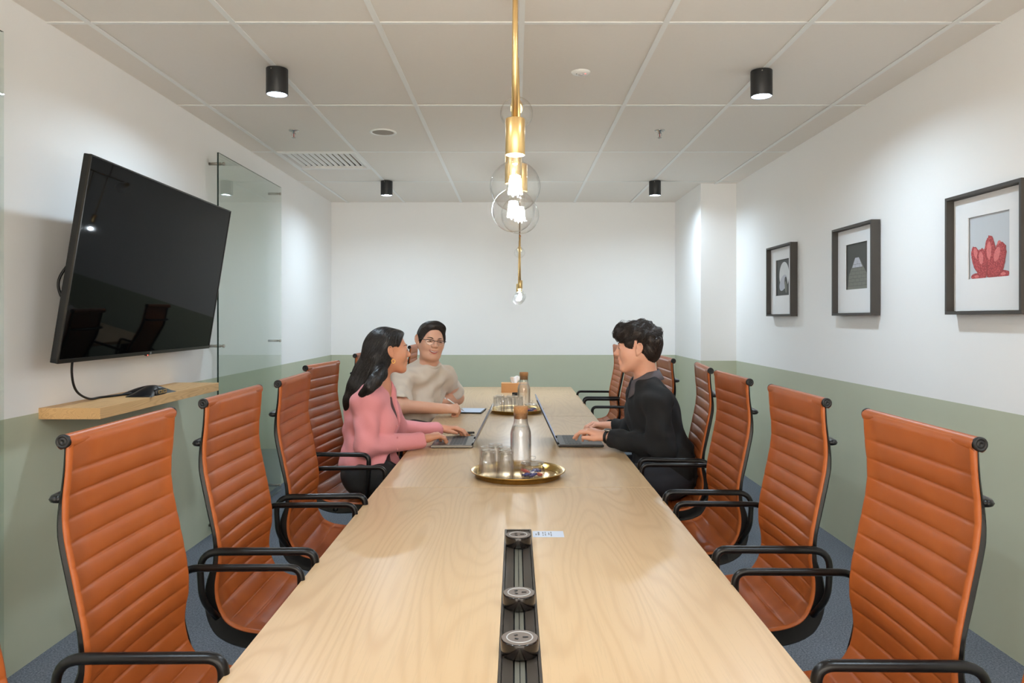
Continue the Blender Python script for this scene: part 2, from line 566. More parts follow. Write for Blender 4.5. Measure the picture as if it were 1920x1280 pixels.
# ================================================================ tables
TZ = 0.74
def slab(x0, y0, x1, y1, z0, z1, hole=None):
    """panel, optionally with a rectangular hole through it"""
    if hole is None:
        return MB().box((x0, y0, z0), (x1, y1, z1), M_table, 0.0015)
    hx0, hy0, hx1, hy1 = hole
    mb = MB()
    X = [x0, hx0, hx1, x1]; Y = [y0, hy0, hy1, y1]
    vs = [(x, y, z) for z in (z0, z1) for y in Y for x in X]
    idx = lambda i, j, k: k * 16 + j * 4 + i
    fs = []
    for j in range(3):
        for i in range(3):
            if (i, j) == (1, 1):
                continue
            fs.append((idx(i,j,1), idx(i+1,j,1), idx(i+1,j+1,1), idx(i,j+1,1)))
            fs.append((idx(i,j,0), idx(i,j+1,0), idx(i+1,j+1,0), idx(i+1,j,0)))
    for k in range(3):
        fs.append((idx(k,0,0), idx(k+1,0,0), idx(k+1,0,1), idx(k,0,1)))
        fs.append((idx(k,3,0), idx(k,3,1), idx(k+1,3,1), idx(k+1,3,0)))
        fs.append((idx(0,k,0), idx(0,k,1), idx(0,k+1,1), idx(0,k+1,0)))
        fs.append((idx(3,k,0), idx(3,k+1,0), idx(3,k+1,1), idx(3,k,1)))
    fs += [(idx(1,1,0), idx(1,1,1), idx(2,1,1), idx(2,1,0)), (idx(1,2,0), idx(2,2,0), idx(2,2,1), idx(1,2,1)),
           (idx(1,1,0), idx(1,2,0), idx(1,2,1), idx(1,1,1)), (idx(2,1,0), idx(2,1,1), idx(2,2,1), idx(2,2,0))]
    return mb.add(vs, fs, M_table)
TRX0, TRX1, TRY0, TRY1 = -0.0315, 0.0488, 1.12, 2.262
TABS = [(0.76, 2.828, 'nearest pale wood table, with the black socket track let into it'),
        (2.832, 4.888, 'middle pale wood table, under the laptops and the nearer brass tray'),
        (4.892, 6.985, 'farthest pale wood table, under the tablet and the tissue box')]
for n_, (y0, y1, lb) in enumerate(TABS):
    yc = (y0 + y1) / 2
    t = thing('meeting_table', lb, 'table', (0, yc, 0), (0, 0, 0), 'pale wood tables joined end to end')
    h = (TRX0, TRY0 - yc, TRX1, TRY1 - yc) if n_ == 0 else None
    slab(-0.522, y0 - yc, 0.522, y1 - yc, TZ - 0.028, TZ, h).build('tabletop', t)
    for s in (-1, 1):
        for e in (-1, 1):
            MB().box((s * 0.40 - .03, e * 0.86 - .03, 0), (s * 0.40 + .03, e * 0.86 + .03, TZ - 0.028), M_blackmetal, .004).build('leg', t)
        MB().box((-0.37, s * 0.86 - .015, TZ - .09), (0.37, s * 0.86 + .015, TZ - 0.029), M_blackmetal).build('apron', t)

# ---- socket track let into the nearest table
M_track = plain('track_dark_bronze', L(74, 66, 58), 0.42, 0.6, var=0.05)
M_trackslot = plain('track_slot_steel', L(132, 130, 118), 0.4, 0.7, var=0.05)
M_sockside = plain('socket_gloss_black', L(26, 22, 20), 0.16, var=0.04)
M_socktop = plain('socket_top_taupe', L(104, 92, 82), 0.5, var=0.03)
M_ringgrey = plain('socket_ring_grey', L(168, 166, 164), 0.4, var=0.03)
yc = (TRY0 + TRY1) / 2; xc = (TRX0 + TRX1) / 2
track = thing('power_track', 'long dark metal socket track let into the nearest table', 'power track', (xc, yc, TZ))
hw, hl = (TRX1 - TRX0) / 2 - .0008, (TRY1 - TRY0) / 2 - .0008
mb = MB()
for s in (-1, 1):
    mb.box((s * hw - .005 * (s > 0) , -hl, -.02), (s * hw + .005 * (s < 0), hl, .0015), M_track)
mb.box((-hw + .005, hl - .006, -.02), (hw - .005, hl, .0012), M_track).box((-hw + .005, -hl, -.02), (hw - .005, -hl + .006, .0012), M_track)
mb.build('frame', track)
MB().box((-hw + .0065, -hl + .007, -.018), (-.0125, hl - .008, -.001), M_track).box((.0125, -hl + .007, -.018), (hw - .0065, hl - .008, -.001), M_track).build('cover_plate', track)
MB().box((-.0095, -hl + .007, -.018), (-.0008, hl - .008, -.003), M_trackslot).box((.0008, -hl + .007, -.018), (.0095, hl - .008, -.003), M_trackslot).box((-.0125, -hl + .007, -.018), (.0125, hl - .007, -.012), M_blackmatte).build('rail', track)
MB().box((-0.031, -.43, -.001), (-0.021, -.418, -.0004), plain('white_sticker', L(230, 230, 232), .5, var=.02)).build('sticker', track)
SOCK = [(1.43, 'round socket puck on the track, nearest of the three'), (1.665, 'round socket puck on the track, middle of the three'), (2.11, 'round socket puck at the far end of the track beside the paper label')]
for y, lb in SOCK:
    t = thing('socket_puck', lb, 'power socket', (xc, y, TZ - .001), (0, 0, 0), 'round socket pucks on the track')
    MB().lathe([(0.0001, 0), (0.0345, 0), (0.0365, .002), (0.0365, .027), (0.0355, .0295), (0.0345, .030)], M_sockside, 40).build('body', t)
    tp = MB().lathe([(0.0345, .030), (0.033, .0305), (0.026, .0305)], M_socktop, 40).lathe([(0.0235, .0305), (0.0001, .0300)], M_socktop, 40).build('face', t)
    MB().lathe([(0.026, .0305), (0.0255, .0312), (0.024, .0312), (0.0235, .0305)], M_ringgrey, 40).build('ring', t)
    hs = MB()
    for (hx, hy, w, h, r) in ((-.007, .008, .007, .0045, .6), (-.006, -.008, .007, .0045, -.6), (.011, 0.0, .011, .004, 0)):
        hs.box((-w/2, -h/2, .0306), (w/2, h/2, .0311), M_blackmatte, M=Matrix.Translation((hx, hy, 0)) @ Matrix.Rotation(r, 4, 'Z'))
    hs.build('slots', t)
# ---- paper label beside the track
t = thing('paper_label', 'small white printed label stuck on the table beside the socket track', 'label', (0.098, 2.213, TZ + .0002), (0, 0, 0))
M_paper = plain('label_paper', L(186, 194, 208), .5, var=.02)
M_ink = plain('label_ink', L(120, 120, 122), .6, var=.02)
MB().box((-.046, -.031, 0), (.046, .031, .0006), M_paper).build('paper', t)
mb = MB()
for x, y, w, h in ((-.036, -.004, .004, .014), (-.0285, .004, .005, .034), (-.0155, .011, .003, .019), (-.0155, -.012, .003, .010), (-.0085, .016, .003, .01), (-.0085, -.006, .003, .02), (.002, .002, .003, .024), (.0085, .014, .003, .016), (.0085, -.011, .003, .022)):
    mb.box((x - w / 2, y - h / 2, .0006), (x + w / 2, y + h / 2, .0009), M_ink)
mb.build('printing', t)

# ================================================================ chairs
def leather():
    t = NT('tan_leather')
    co = t.coords()
    f = t.noise(co, 9, 4)
    g = t.noise(co, 420, 2, 0.6)
    t.l(t.mix(f, L(142, 70, 28), L(166, 88, 38)), t.b.inputs['Base Color'])
    t.set(Roughness=0.40)
    t.b.inputs['Specular IOR Level'].default_value = 0.36
    t.bump(g, 0.12, 0.0006)
    return t.m
M_leather = leather()
M_seam = plain('leather_edge_piping', L(186, 92, 40), 0.45, var=0.06)
PROFILE = [(-.291, 1.160), (-.293, 1.10), (-.299, 1.03), (-.295, .97), (-.277, .88), (-.260, .79), (-.257, .73), (-.266, .67), (-.260, .617), (-.236, .573), (-.19, .551), (-.12, .544), (0, .546), (.09, .553), (.15, .549), (.182, .528)]
def resample(pts, step):
    c = catmull([(x, 0, z) for x, z in pts], 12)
    d = [0.0]
    for a, b in zip(c, c[1:]):
        d.append(d[-1] + (b - a).length)
    n = int(round(d[-1] / step))
    out = []
    xs = np.interp(np.linspace(0, d[-1], n + 1), d, [p.x for p in c])
    zs = np.interp(np.linspace(0, d[-1], n + 1), d, [p.z for p in c])
    return np.stack([xs, zs], 1), np.linspace(0, d[-1], n + 1)
def normals2(c):
    t = np.gradient(c, axis=0)
    t /= np.linalg.norm(t, axis=1, keepdims=True)
    # profile runs from the top down: front side normal
    return np.stack([-t[:, 1], t[:, 0]], 1)
def make_chair():
    root = thing('office_chair', 'x', 'chair', (0, 0, 0), (0, 0, 0), 'tan leather high-back office chairs')
    hwid = 0.213
    PITCH = 0.0448
    first = 0.064
    cd, sd = resample(PROFILE, .004)
    nd = normals2(cd)
    if nd[5][0] < 0: nd = -nd
    S = list(np.array([0, .25, .5, .7, .85, .95]) * first)
    q = first
    while q < sd[-1] - .01:
        S += [q + PITCH * f for f in (0, .05, .16, .38, .62, .84, .95)]
        q += PITCH
    s = np.array([v for v in S if v < sd[-1]] + [sd[-1]])
    c = np.stack([np.interp(s, sd, cd[:, k]) for k in (0, 1)], 1)
    nr = np.stack([np.interp(s, sd, nd[:, k]) for k in (0, 1)], 1)
    # leather sling with quilted ribs: flat-topped pillows, sharp stitched valleys
    ph = np.where(s < first, s / first, ((s - first) / PITCH + 1e-6) % 1.0)
    rib = 0.0078 * np.clip(np.sin(PI * ph), 0, 1) ** .42 - 0.0022
    rib = np.where(s < first, (0.0048 + .0042 * np.minimum(1, ph / .3)) * np.clip(np.sin(PI * (0.5 + 0.5 * ph)), 0, 1) ** .42 - .0022 * ph, rib)
    ys = [-hwid, -hwid + .003, -hwid + .008, -hwid + .012, -.14, -.07, 0, .07, .14, hwid - .012, hwid - .008, hwid - .003, hwid]
    edge = [-0.003, 0.001, 0.003, 0.001]
    vs, fs = [], []
    n, m = len(c), len(ys)
    for i in range(n):
        for j, y in enumerate(ys):
            u = y / hwid
            je = min(j, m - 1 - j)
            if je < 4:
                dd = edge[je] + (0.15 * rib[i] if je else 0)
            else:
                dd = rib[i] * (1.0 - 0.15 * u * u)
            sag = 0.010 * (1 - u * u) * min(1, s[i] / .25)
            p = c[i] + nr[i] * (dd - sag)
            vs.append((p[0], y, p[1]))
    back = len(vs)
    for i in range(n):
        for j, y in enumerate(ys):
            u = y / hwid
            sag = 0.010 * (1 - u * u) * min(1, s[i] / .25)
            p = c[i] - nr[i] * (0.0055 + sag)
            vs.append((p[0], y, p[1]))
    for i in range(n - 1):
        for j in range(m - 1):
            fs.append((i*m+j, i*m+j+1, (i+1)*m+j+1, (i+1)*m+j))
            fs.append((back+i*m+j, back+(i+1)*m+j, back+(i+1)*m+j+1, back+i*m+j+1))
        fs.append((i*m, (i+1)*m, back+(i+1)*m, back+i*m))
        fs.append((i*m+m-1, back+i*m+m-1, back+(i+1)*m+m-1, (i+1)*m+m-1))
    for i in (0, n - 1):
        for j in range(m - 1):
            fs.append((i*m+j, back+i*m+j, back+i*m+j+1, i*m+j+1))
    mb = MB(); mb.add(vs, fs, M_leather, True)
    tag(mb.build('upholstery', root), 'tan leather sling with quilted ribs')
    # wrapped leather roll over the top bar
    x0, z0 = c[0]
    mb = MB()
    pr = [(x0 - .0098 + .0145 * math.cos(a), 0, z0 - .008 + .0145 * math.sin(a)) for a in np.linspace(-0.9, PI + 1.2, 18)]
    vs = [(x, y, z) for y in (-hwid, -hwid + .012, hwid - .012, hwid) for x, _, z in pr]
    k = len(pr); fs = []
    for a in range(3):
        for b in range(k - 1):
            fs.append((a*k+b, a*k+b+1, (a+1)*k+b+1, (a+1)*k+b))
    mb.add(vs, fs, M_leather, True)
    mb.build('top_roll', root)
    # end caps of the top bar
    for sg in (-1, 1):
        M = Matrix.Translation((x0 - .0095, sg * (hwid - .004), z0 - .006)) @ Matrix.Diagonal((.80, .80, .80, 1)) @ Matrix.Rotation(-sg * PI / 2, 4, 'X')
        cap = MB().lathe([(0.0001, 0), (.0155, 0), (.0165, .003), (.0165, .010), (.0148, .0128), (.0115, .0128), (.0105, .011), (.0085, .011), (.0078, .0122), (.0035, .0122), (.003, .0105), (.0001, .0105)], M_blackmatte, 24, M)
        cap.build('bar_cap', root)
    # side rails following the sling
    off = np.interp(s, [0, .1, .18, .28, .36, .44, .52, .60, .70, .85, s[-1]], [.010, .012, .019, .019, .017, .020, .034, .050, .050, .038, .016])
    for sg in (-1, 1):
        vs, fs = [], []
        ya, yb = sg * (hwid - .017), sg * (hwid - .0005)
        for i in range(1, n):
            a = c[i] - nr[i] * 0.004
            b = c[i] - nr[i] * off[i]
            b2 = c[i] - nr[i] * (off[i] - min(.004, off[i] * .4))
            vs += [(a[0], ya, a[1]), (a[0], yb - sg * .004, a[1]), (b2[0], yb, b2[1]), (b[0], yb - sg * .003, b[1]), (b[0], ya, b[1])]
        k = n - 1
        for i in range(k - 1):
            for j in range(5):
                j2 = (j + 1) % 5
                fs.append((i*5+j, i*5+j2, (i+1)*5+j2, (i+1)*5+j))
        fs.append((0, 1, 2, 3, 4)); fs.append(tuple((k-1)*5 + q for q in range(4, -1, -1)))
        MB().add(vs, fs, M_blackmetal, False).build('side_rail', root)
        # armrest: bent tube standing on the side rail
        y = sg * 0.243
        yi = sg * (hwid + .003)
        pts = fillet([(-.262, yi, .585), (-.292, y, .64), (-.300, y, .768), (.006, y, .770), (.004, y, .68), (-.02, yi, .53)], [0, .05, .055, .032, .04, 0], 7)
        MB().tube(pts, 0.0086, M_blackmetal, 10, flat=1.25).build('armrest', root)
    # bowed spreader bars behind the back and under the seat
    mb = MB().tube(catmull([(-.312, -hwid + .012, 1.045), (-.330, -.18, 1.045), (-.338, 0, 1.045), (-.330, .18, 1.045), (-.312, hwid - .012, 1.045)], 6), .008, M_blackmetal, 8, flat=1.4)
    mb.build('back_spreader', root)
    for x in (-.16, .06):
        MB().tube([(x, -hwid, .515), (x, 0, .505), (x, hwid, .515)], .012, M_blackmetal, 8).build('seat_spreader', root)
    # mechanism, column, star base, casters
    MB().box((-.13, -.085, .468), (.09, .085, .498), M_blackmetal, .008).build('tilt_mechanism', root)
    MB().lathe([(.0001, .13), (.026, .13), (.026, .30), (.016, .302), (.016, .47), (.0001, .47)], M_blackmetal, 16).build('gas_column', root)
    leg = None; cas = None
    for k in range(5):
        a = 2 * PI * k / 5 + .3
        if leg is None:
            mb = MB()
            mb.tube([(0.0, 0, .115), (.06, 0, .118), (.20, 0, .098), (.30, 0, .082)], [.03, .026, .019, .015], M_blackmetal, 8, flat=.8)
            leg = mb.build('base_leg', root, None, (0, 0, a)).data
            m2 = MB()
            for sgn in (-1, 1):
                m2.cyl((.285 + .0, sgn * .006, .03), (.285, sgn * .026, .03), .03, M_blackmatte, 18, .004)
            m2.cyl((.295, 0, .03), (.295, 0, .085), .008, M_steel, 8)
            m2.tube([(.285 + .033 * math.cos(b), 0, .03 + .033 * math.sin(b)) for b in np.linspace(.1, PI - .1, 8)], .006, M_blackmatte, 6, flat=3.4)
            cas = m2.build('caster', root, None, (0, 0, a)).data
        else:
            link('base_leg', leg, root, None, (0, 0, a)); link('caster', cas, root, None, (0, 0, a))
    return root

CHAIRS = [  # x of seat centre, y, rotation, label
    (-.515, 0.935, 0, 'tan leather chair cut off by the lower left edge of the picture'),
    (-.53, 1.585, 0, 'nearest whole tan leather chair on the left, in front of the shelf'),
    (-.53, 2.20, 0, 'second tan leather chair on the left, beside the shelf end'),
    (-.53, 2.81, 2, 'third tan leather chair on the left, just before the woman'),
    (-.635, 3.58, -6, 'tan leather chair the woman in pink sits on'),
    (-.665, 4.74, -3, 'tan leather chair the man in the beige shirt sits on'),
    (-.535, 6.10, 0, 'tan leather chair on the left, only its top corner showing behind the beige shirt'),
    (.535, 0.925, 184, 'tan leather chair cut off by the lower right edge of the picture'),
    (.535, 1.555, 180, 'nearest whole tan leather chair on the right'),
    (.535, 2.215, 180, 'second tan leather chair on the right, below the cactus picture'),
    (.533, 2.865, 180, 'third tan leather chair on the right, behind the man in black'),
    (.570, 3.475, 174, 'tan leather chair the man in black sits on, shaded by him'),
    (.545, 4.20, 180, 'tan leather chair showing right behind the collar of the man in black'),
    (.533, 5.39, 181, 'tan leather chair showing in front of the chest of the man in black'),
    (.530, 6.00, 181, 'farthest tan leather chair on the right, beyond the face of the man in black')]
proto = make_chair()
for k, (x, y, r, lb) in enumerate(CHAIRS):
    o = proto if k == 0 else copy_tree(proto)
    o.location = (x, y, 0)
    o.rotation_euler = (0, 0, math.radians(r))
    o['label'] = lb
# ================================================================ wall screen
TVW, TVH = 1.554, 0.83
tv = thing('wall_screen', 'large black flat television tilted forward on the left wall', 'television', (-1.81, 3.685, 1.203), (0, math.radians(9.1), math.radians(1.7)))
# local: screen faces +x, width along y, height along z, origin mid bottom edge of the front
M_bezel = plain('bezel_dark_steel', L(58, 54, 50), 0.3, 0.8, var=0.04)
M_screen = plain('screen_glass', L(7, 7, 7), 0.03, var=0.02, spec=0.13, IOR=1.3)
MB().box((-.030, -TVW/2, 0), (-.002, TVW/2, TVH), M_blackmatte, .004).build('cabinet', tv)
MB().box((-.062, -TVW/2 + .12, .06), (-.030, TVW/2 - .12, TVH * .62), M_blackmatte, .008).build('rear_housing', tv)
mb = MB()
for lo, hi in (((-.006, -TVW/2, 0), (.002, TVW/2, .016)), ((-.006, -TVW/2, TVH - .006), (.002, TVW/2, TVH)), ((-.006, -TVW/2, .016), (.002, -TVW/2 + .006, TVH - .006)), ((-.006, TVW/2 - .006, .016), (.002, TVW/2, TVH - .006))):
    mb.box(lo, hi, M_bezel)
mb.build('bezel', tv)
tag(MB().box((-.004, -TVW/2 + .006, .016), (-.0005, TVW/2 - .006, TVH - .006), M_screen).build('screen', tv), 'glossy black switched-off screen')
MB().box((-.012, -.022, -.007), (-.002, .006, .0), plain('led_window', L(70, 20, 18), .2, var=.02)).build('sensor_window', tv)
MB().lathe([(.0001, 0), (.003, 0), (.003, .002), (.0001, .002)], emit('standby_red', (1, .08, .05), 4), 10, Matrix.Translation((-.003, -.008, -.004)) @ Matrix.Rotation(PI/2, 4, 'Y')).build('standby_light', tv)
cu = bpy.data.curves.new('logo', 'FONT'); cu.body = 'LG'; cu.size = .014; cu.extrude = .0003; cu.align_x = 'CENTER'
lg = bpy.data.objects.new('logo', cu); COL.objects.link(lg); lg.parent = tv
cu.materials.append(plain('logo_silver', L(190, 190, 190), .4, var=.02))
bpy.context.view_layer.update()
_me = bpy.data.meshes.new_from_object(lg.evaluated_get(bpy.context.evaluated_depsgraph_get()))
bpy.data.objects.remove(lg); lg = link('logo', _me, tv)
lg.location = (.0022, .012, .003); lg.rotation_euler = (PI/2, 0, PI/2)
# wall mount
mt = thing('screen_mount', 'black steel wall bracket behind the television', 'bracket', (XL, 3.685, 1.60))
MB().box((.0, -.26, -.17), (.014, .26, .17), M_blackmetal, .002).build('wall_plate', mt)
for y in (-.2, .2):
    MB().box((.014, y - .02, -.15), (.115, y + .02, -.11), M_blackmetal).box((.014, y - .02, .12), (.16, y + .02, .16), M_blackmetal).build('arm', mt)
# cables
def cable(name, pts, r, label):
    return tag(MB().tube(catmull(pts, 10), r, M_blackmatte, 8).build(name), label, 'cable')
cable('screen_cable', [P(165, 474, 3.16), P(138, 486, 3.09), P(112, 520, 3.07), P(112, 548, 3.07), P(129, 570, 3.09), P(165, 590, 3.16)], .006, 'black cable looping out behind the left edge of the television')
cable('video_cable', [(-1.87, 3.16, 1.26), (-1.885, 3.17, 1.15), (-1.89, 3.21, 1.07), (-1.90, 3.32, 1.024), (-1.90, 3.42, 1.0195), (-1.87, 3.50, 1.0195), (-1.82, 3.56, 1.025), (-1.79, 3.58, 1.03)], .005, 'thin black cable hanging from the television to the device on the shelf')

# ---- shelf and conference hub
t = thing('wall_shelf', 'thick oak shelf on the wall under the television', 'shelf', (XL, 3.05, 0.968))
MB().box((0.0, 0, 0), (.252, 1.22, .046), M_oak, .001).build('board', t)
hub = thing('conference_hub', 'black winged conference hub with two ports on the oak shelf', 'conference phone', (-1.755, 3.60, 1.014), (0, 0, math.radians(2)))
M_hub = plain('hub_black', L(28, 27, 27), 0.35, var=0.05, vscale=60, bump=.2, bscale=700)
def wing(L_, W_, H_, ang):
    vs, fs = [], []
    n, m = 12, 8
    for i in range(n + 1):
        u = i / n
        for j in range(m + 1):
            v = -1 + 2 * j / m
            w = W_ * (0.55 + .45 * u)
            z = H_ * (1 - u ** 1.7) * (1 - 0.55 * abs(v) ** 3) + .003
            vs.append((u * L_, v * w, z))
    for i in range(n):
        for j in range(m):
            fs.append((i*(m+1)+j, (i+1)*(m+1)+j, (i+1)*(m+1)+j+1, i*(m+1)+j+1))
    b = len(vs)
    bd = [i*(m+1) for i in range(n+1)] + [n*(m+1)+j for j in range(1, m+1)] + [i*(m+1)+m for i in range(n-1, -1, -1)] + [j for j in range(m-1, 0, -1)]
    vs += [(vs[q][0], vs[q][1], 0) for q in bd]
    for q in range(len(bd)):
        q2 = (q + 1) % len(bd)
        fs.append((bd[q], b + q, b + q2, bd[q2]))
    fs.append(tuple(b + q for q in range(len(bd))))
    return MB().add(vs, fs, M_hub, True, Matrix.Rotation(ang, 4, 'Z'))
for a in (PI / 2, -PI / 2, PI):
    wing(.135, .060, .042, a).build('wing', hub)
MB().box((-.03, -.066, 0), (.056, .044, .027), M_hub, .009).build('front_panel', hub)
M_gold = plain('port_gold', L(206, 172, 110), .3, .8, var=.03)
for y in (-.035, .012):
    pt = MB()
    for lo, hi in (((.056, y - .019, .008), (.058, y + .019, .0115)), ((.056, y - .019, .0205), (.058, y + .019, .024)), ((.056, y - .019, .0115), (.058, y - .015, .0205)), ((.056, y + .015, .0115), (.058, y + .019, .0205))):
        pt.box(lo, hi, M_gold)
    pt.build('port', hub)
MB().lathe([(.0001, 0), (.011, 0), (.011, .0015), (.0001, .002)], emit('hub_blue', (.1, .25, 1), .8), 16).build('indicator', hub, (-.02, .04, .0345))

# ---- glass boards on stand-offs
def board(y0, y1, ys, label):
    t = thing('glass_board', label, 'glass board', (XL + .08, (y0 + y1) / 2, 0.02), (0, 0, 0), 'frameless glass boards')
    w = (y1 - y0) / 2
    mb = MB()
    x0, x1, zt = -.005, .005, 2.405
    vs = [(x0,-w,0),(x1,-w,0),(x1,w,0),(x0,w,0),(x0,-w,zt),(x1,-w,zt),(x1,w,zt),(x0,w,zt)]
    mb.add(vs, [(1,2,6,5),(3,0,4,7),(2,3,7,6),(0,3,2,1)], M_pane)
    mb.add(vs, [(4,5,6,7),(0,1,5,4)], M_paneedge)
    mb.build('pane', t)
    for y in ys:
        for z in (.045, 1.185, 2.345):
            yy = y - (y0 + y1) / 2
            so = MB().cyl((-.08, yy, z), (-.0055, yy, z), .0095, M_steel, 16).build('standoff', t)
            MB().cyl((.0055, yy, z), (.020, yy, z), .0105, M_steel, 16, .002).cyl((-.0055, yy, z), (.0055, yy, z), .005, M_steel, 8).build('cap', so)
    return t
board(4.69, 5.95, (4.75, 5.89), 'tall frameless glass board on the left wall beyond the television')
board(1.46, 2.72, (1.52, 2.66), 'frameless glass board of which only the far edge shows at the left picture edge')

# ================================================================ framed pictures
M_frame = plain('picture_frame_charcoal', L(66, 61, 56), 0.55, var=0.05)
M_mat = plain('white_mount_card', L(236, 236, 236), 0.85, var=0.01)
M_matedge = plain('mount_bevel', L(226, 220, 210), 0.8, var=0.01)
def ellipse(mb, cx, cz, rx, rz, ang, m, x, n=28, jag=0.0):
    vs = [(x, cx, cz)]
    for k in range(n):
        a = 2 * PI * k / n
        j = 1 + jag * random.uniform(-1, 1)
        u, v = rx * math.cos(a) * j, rz * math.sin(a) * j
        vs.append((x, cx + u * math.cos(ang) - v * math.sin(ang), cz + u * math.sin(ang) + v * math.cos(ang)))
    fs = [(0, 1 + (k + 1) % n, 1 + k) for k in range(n)]
    mb.add(vs, fs, m)
def cactus_mat():
    t = NT('print_coral')
    vo = t.n('ShaderNodeTexVoronoi'); vo.inputs['Scale'].default_value = 150
    t.l(t.coords(), vo.inputs['Vector'])
    f = t.noise(t.coords(), 30, 3)
    a = t.mix(t.math('MULTIPLY', vo.outputs['Distance'], 1.5), L(232, 112, 112), L(140, 56, 56))
    t.l(t.mix(t.math('MULTIPLY', f, .5), a, L(206, 76, 82)), t.b.inputs['Base Color'])
    t.set(Roughness=.6)
    return t.m
M_cactus = cactus_mat()
M_cactus_d = plain('print_coral_dark', L(162, 66, 66), .6, var=.4, vscale=160)
M_cactus_l = plain('print_coral_pale', L(230, 122, 120), .6, var=.45, vscale=190)
M_sky = plain('print_pale_grey', L(198, 203, 208), .6, var=.01)
M_dark = plain('print_dark_grey', L(72, 72, 68), .6, var=.08, vscale=20)
M_stone = plain('print_stone', L(122, 122, 112), .6, var=.12, vscale=40)
M_stone_l = plain('print_stone_lit', L(186, 188, 196), .6, var=.06, vscale=30)
M_pale = plain('print_pale', L(214, 216, 216), .6, var=.06, vscale=25)
def picture(y, kind, label):
    # local: faces -x (into the room), y along the wall, z up, origin at bottom middle on the wall
    t = thing('framed_picture', label, 'picture', (XR - .004, y, 1.398), (0, math.radians(0.0), 0), 'three charcoal framed pictures')
    W, H, D, F = .258, .530, .050, .014
    mb = MB()
    for lo, hi in (((-D, -W, 0), (0, W, F)), ((-D, -W, H - F), (0, W, H)), ((-D, -W, F), (0, -W + F, H - F)), ((-D, W - F, F), (0, W, H - F))):
        mb.box(lo, hi, M_frame, .0008)
    mb.build('frame', t)
    MB().box((-.008, -W + F, F), (-.0005, W - F, H - F), M_matedge).build('backing', t)
    # mount with window
    ww, z0, z1 = .138, .155, .425
    mb = MB()
    xa, xb = -.0165, -.0125
    for lo, hi in (((xa, -W + F + .002, F + .002), (xb, W - F - .002, z0)), ((xa, -W + F + .002, z1), (xb, W - F - .002, H - F - .002)), ((xa, -W + F + .002, z0), (xb, -ww, z1)), ((xa, ww, z0), (xb, W - F - .002, z1))):
        mb.box(lo, hi, M_mat)
    mb.build('mount', t)
    mb = MB()
    x = -.0085
    if kind == 'cactus':
        bg = M_sky
    else:
        bg = M_dark
    mb.add([(x, -ww - .005, z0 - .005), (x, ww + .005, z0 - .005), (x, ww + .005, z1 + .005), (x, -ww - .005, z1 + .005)], [(0, 3, 2, 1)], bg)
    if kind == 'cactus':
        # seen from the room +y is on the left
        lobes = [(.088, .010, .038, .014, .0), (-.088, .012, .040, .014, 0), (.025, .078, .030, .046, .1), (-.072, .108, .030, .032, .0),
                 (-.005, .085, .036, .090, .0), (.085, .080, .031, .062, -.42), (-.058, .066, .041, .077, .45), (.048, .058, .036, .066, -.12)]
        for i, (cy, cz, ry, rz, an) in enumerate(lobes):
            zc = z0 + cz
            xx = x - .0002 - i * .00016
            zf = lambda q: max(z0 + .001, q)
            for m, (dy, dz, k) in ((M_cactus_d, (0, 0, 1.05)), (M_cactus, (.004, .006, .95)), (M_cactus_l, (.008, .030 if rz > .03 else .004, .42))):
                n0 = len(mb.v)
                ellipse(mb, cy + dy * (rz > .03), zc + dz * (rz > .03), ry * k, rz * k, an, m, xx - (.00005 if m is M_cactus else (.0001 if m is M_cactus_l else 0)), 44, .06)
                for q in range(n0, len(mb.v)):
                    mb.v[q] = (mb.v[q][0], mb.v[q][1], zf(mb.v[q][2]))
        mb.build('print', t)
    elif kind == 'tower':
        cy = 0.005
        z2 = z0 + .185
        mb.add([(x - .0002, cy + .105, z0 + .085), (x - .0002, cy - .125, z0 + .085), (x - .0002, cy - .025, z2), (x - .0002, cy + .022, z2)], [(0, 1, 2, 3)], M_stone)
        mb.add([(x - .0002, .128, z0), (x - .0002, -.13, z0), (x - .0002, cy - .125, z0 + .085), (x - .0002, cy + .105, z0 + .085)], [(0, 1, 2, 3)], M_stone)
        mb.add([(x - .0004, cy + .06, z0 + .128), (x - .0004, cy - .07, z0 + .128), (x - .0004, cy - .025, z2), (x - .0004, cy + .022, z2)], [(0, 1, 2, 3)], M_stone_l)
        for r_ in range(7):
            zz = z0 + .02 + r_ * .021
            hw_ = .13 if r_ < 3 else .13 - (r_ - 3) * .026
            mb.add([(x - .0005, hw_, zz), (x - .0005, -hw_, zz), (x - .0005, -hw_, zz + .0014), (x - .0005, hw_, zz + .0014)], [(0, 1, 2, 3)], M_dark)
            for q in range(-2, 3):
                yy = q * .055 + (r_ % 2) * .027
                if abs(yy) < hw_ - .01:
                    mb.add([(x - .0005, yy, zz), (x - .0005, yy - .0014, zz), (x - .0005, yy - .0014, zz + .021), (x - .0005, yy, zz + .021)], [(0, 1, 2, 3)], M_dark)
        mb.build('print', t)
    else:
        ellipse(mb, -.02, z0 + .15, .10, .10, 0.3, M_pale, x - .0002, 36)
        ellipse(mb, .0, z0 + .095, .085, .05, -.5, M_stone_l, x - .0003, 30)
        ellipse(mb, -.06, z0 + .085, .03, .055, -.25, M_dark, x - .0004, 24)
        ellipse(mb, -.055, z0 + .06, .02, .045, -.2, M_stone, x - .0005, 24)
        mb.build('print', t)
    return t
picture(3.155, 'cactus', 'framed picture of a coral pink cactus, nearest of the three')
picture(4.375, 'tower', 'framed dark picture of a pale stone tower top, middle of the three')
picture(5.585, 'curve', 'framed dark picture of a pale rounded shape, farthest of the three')

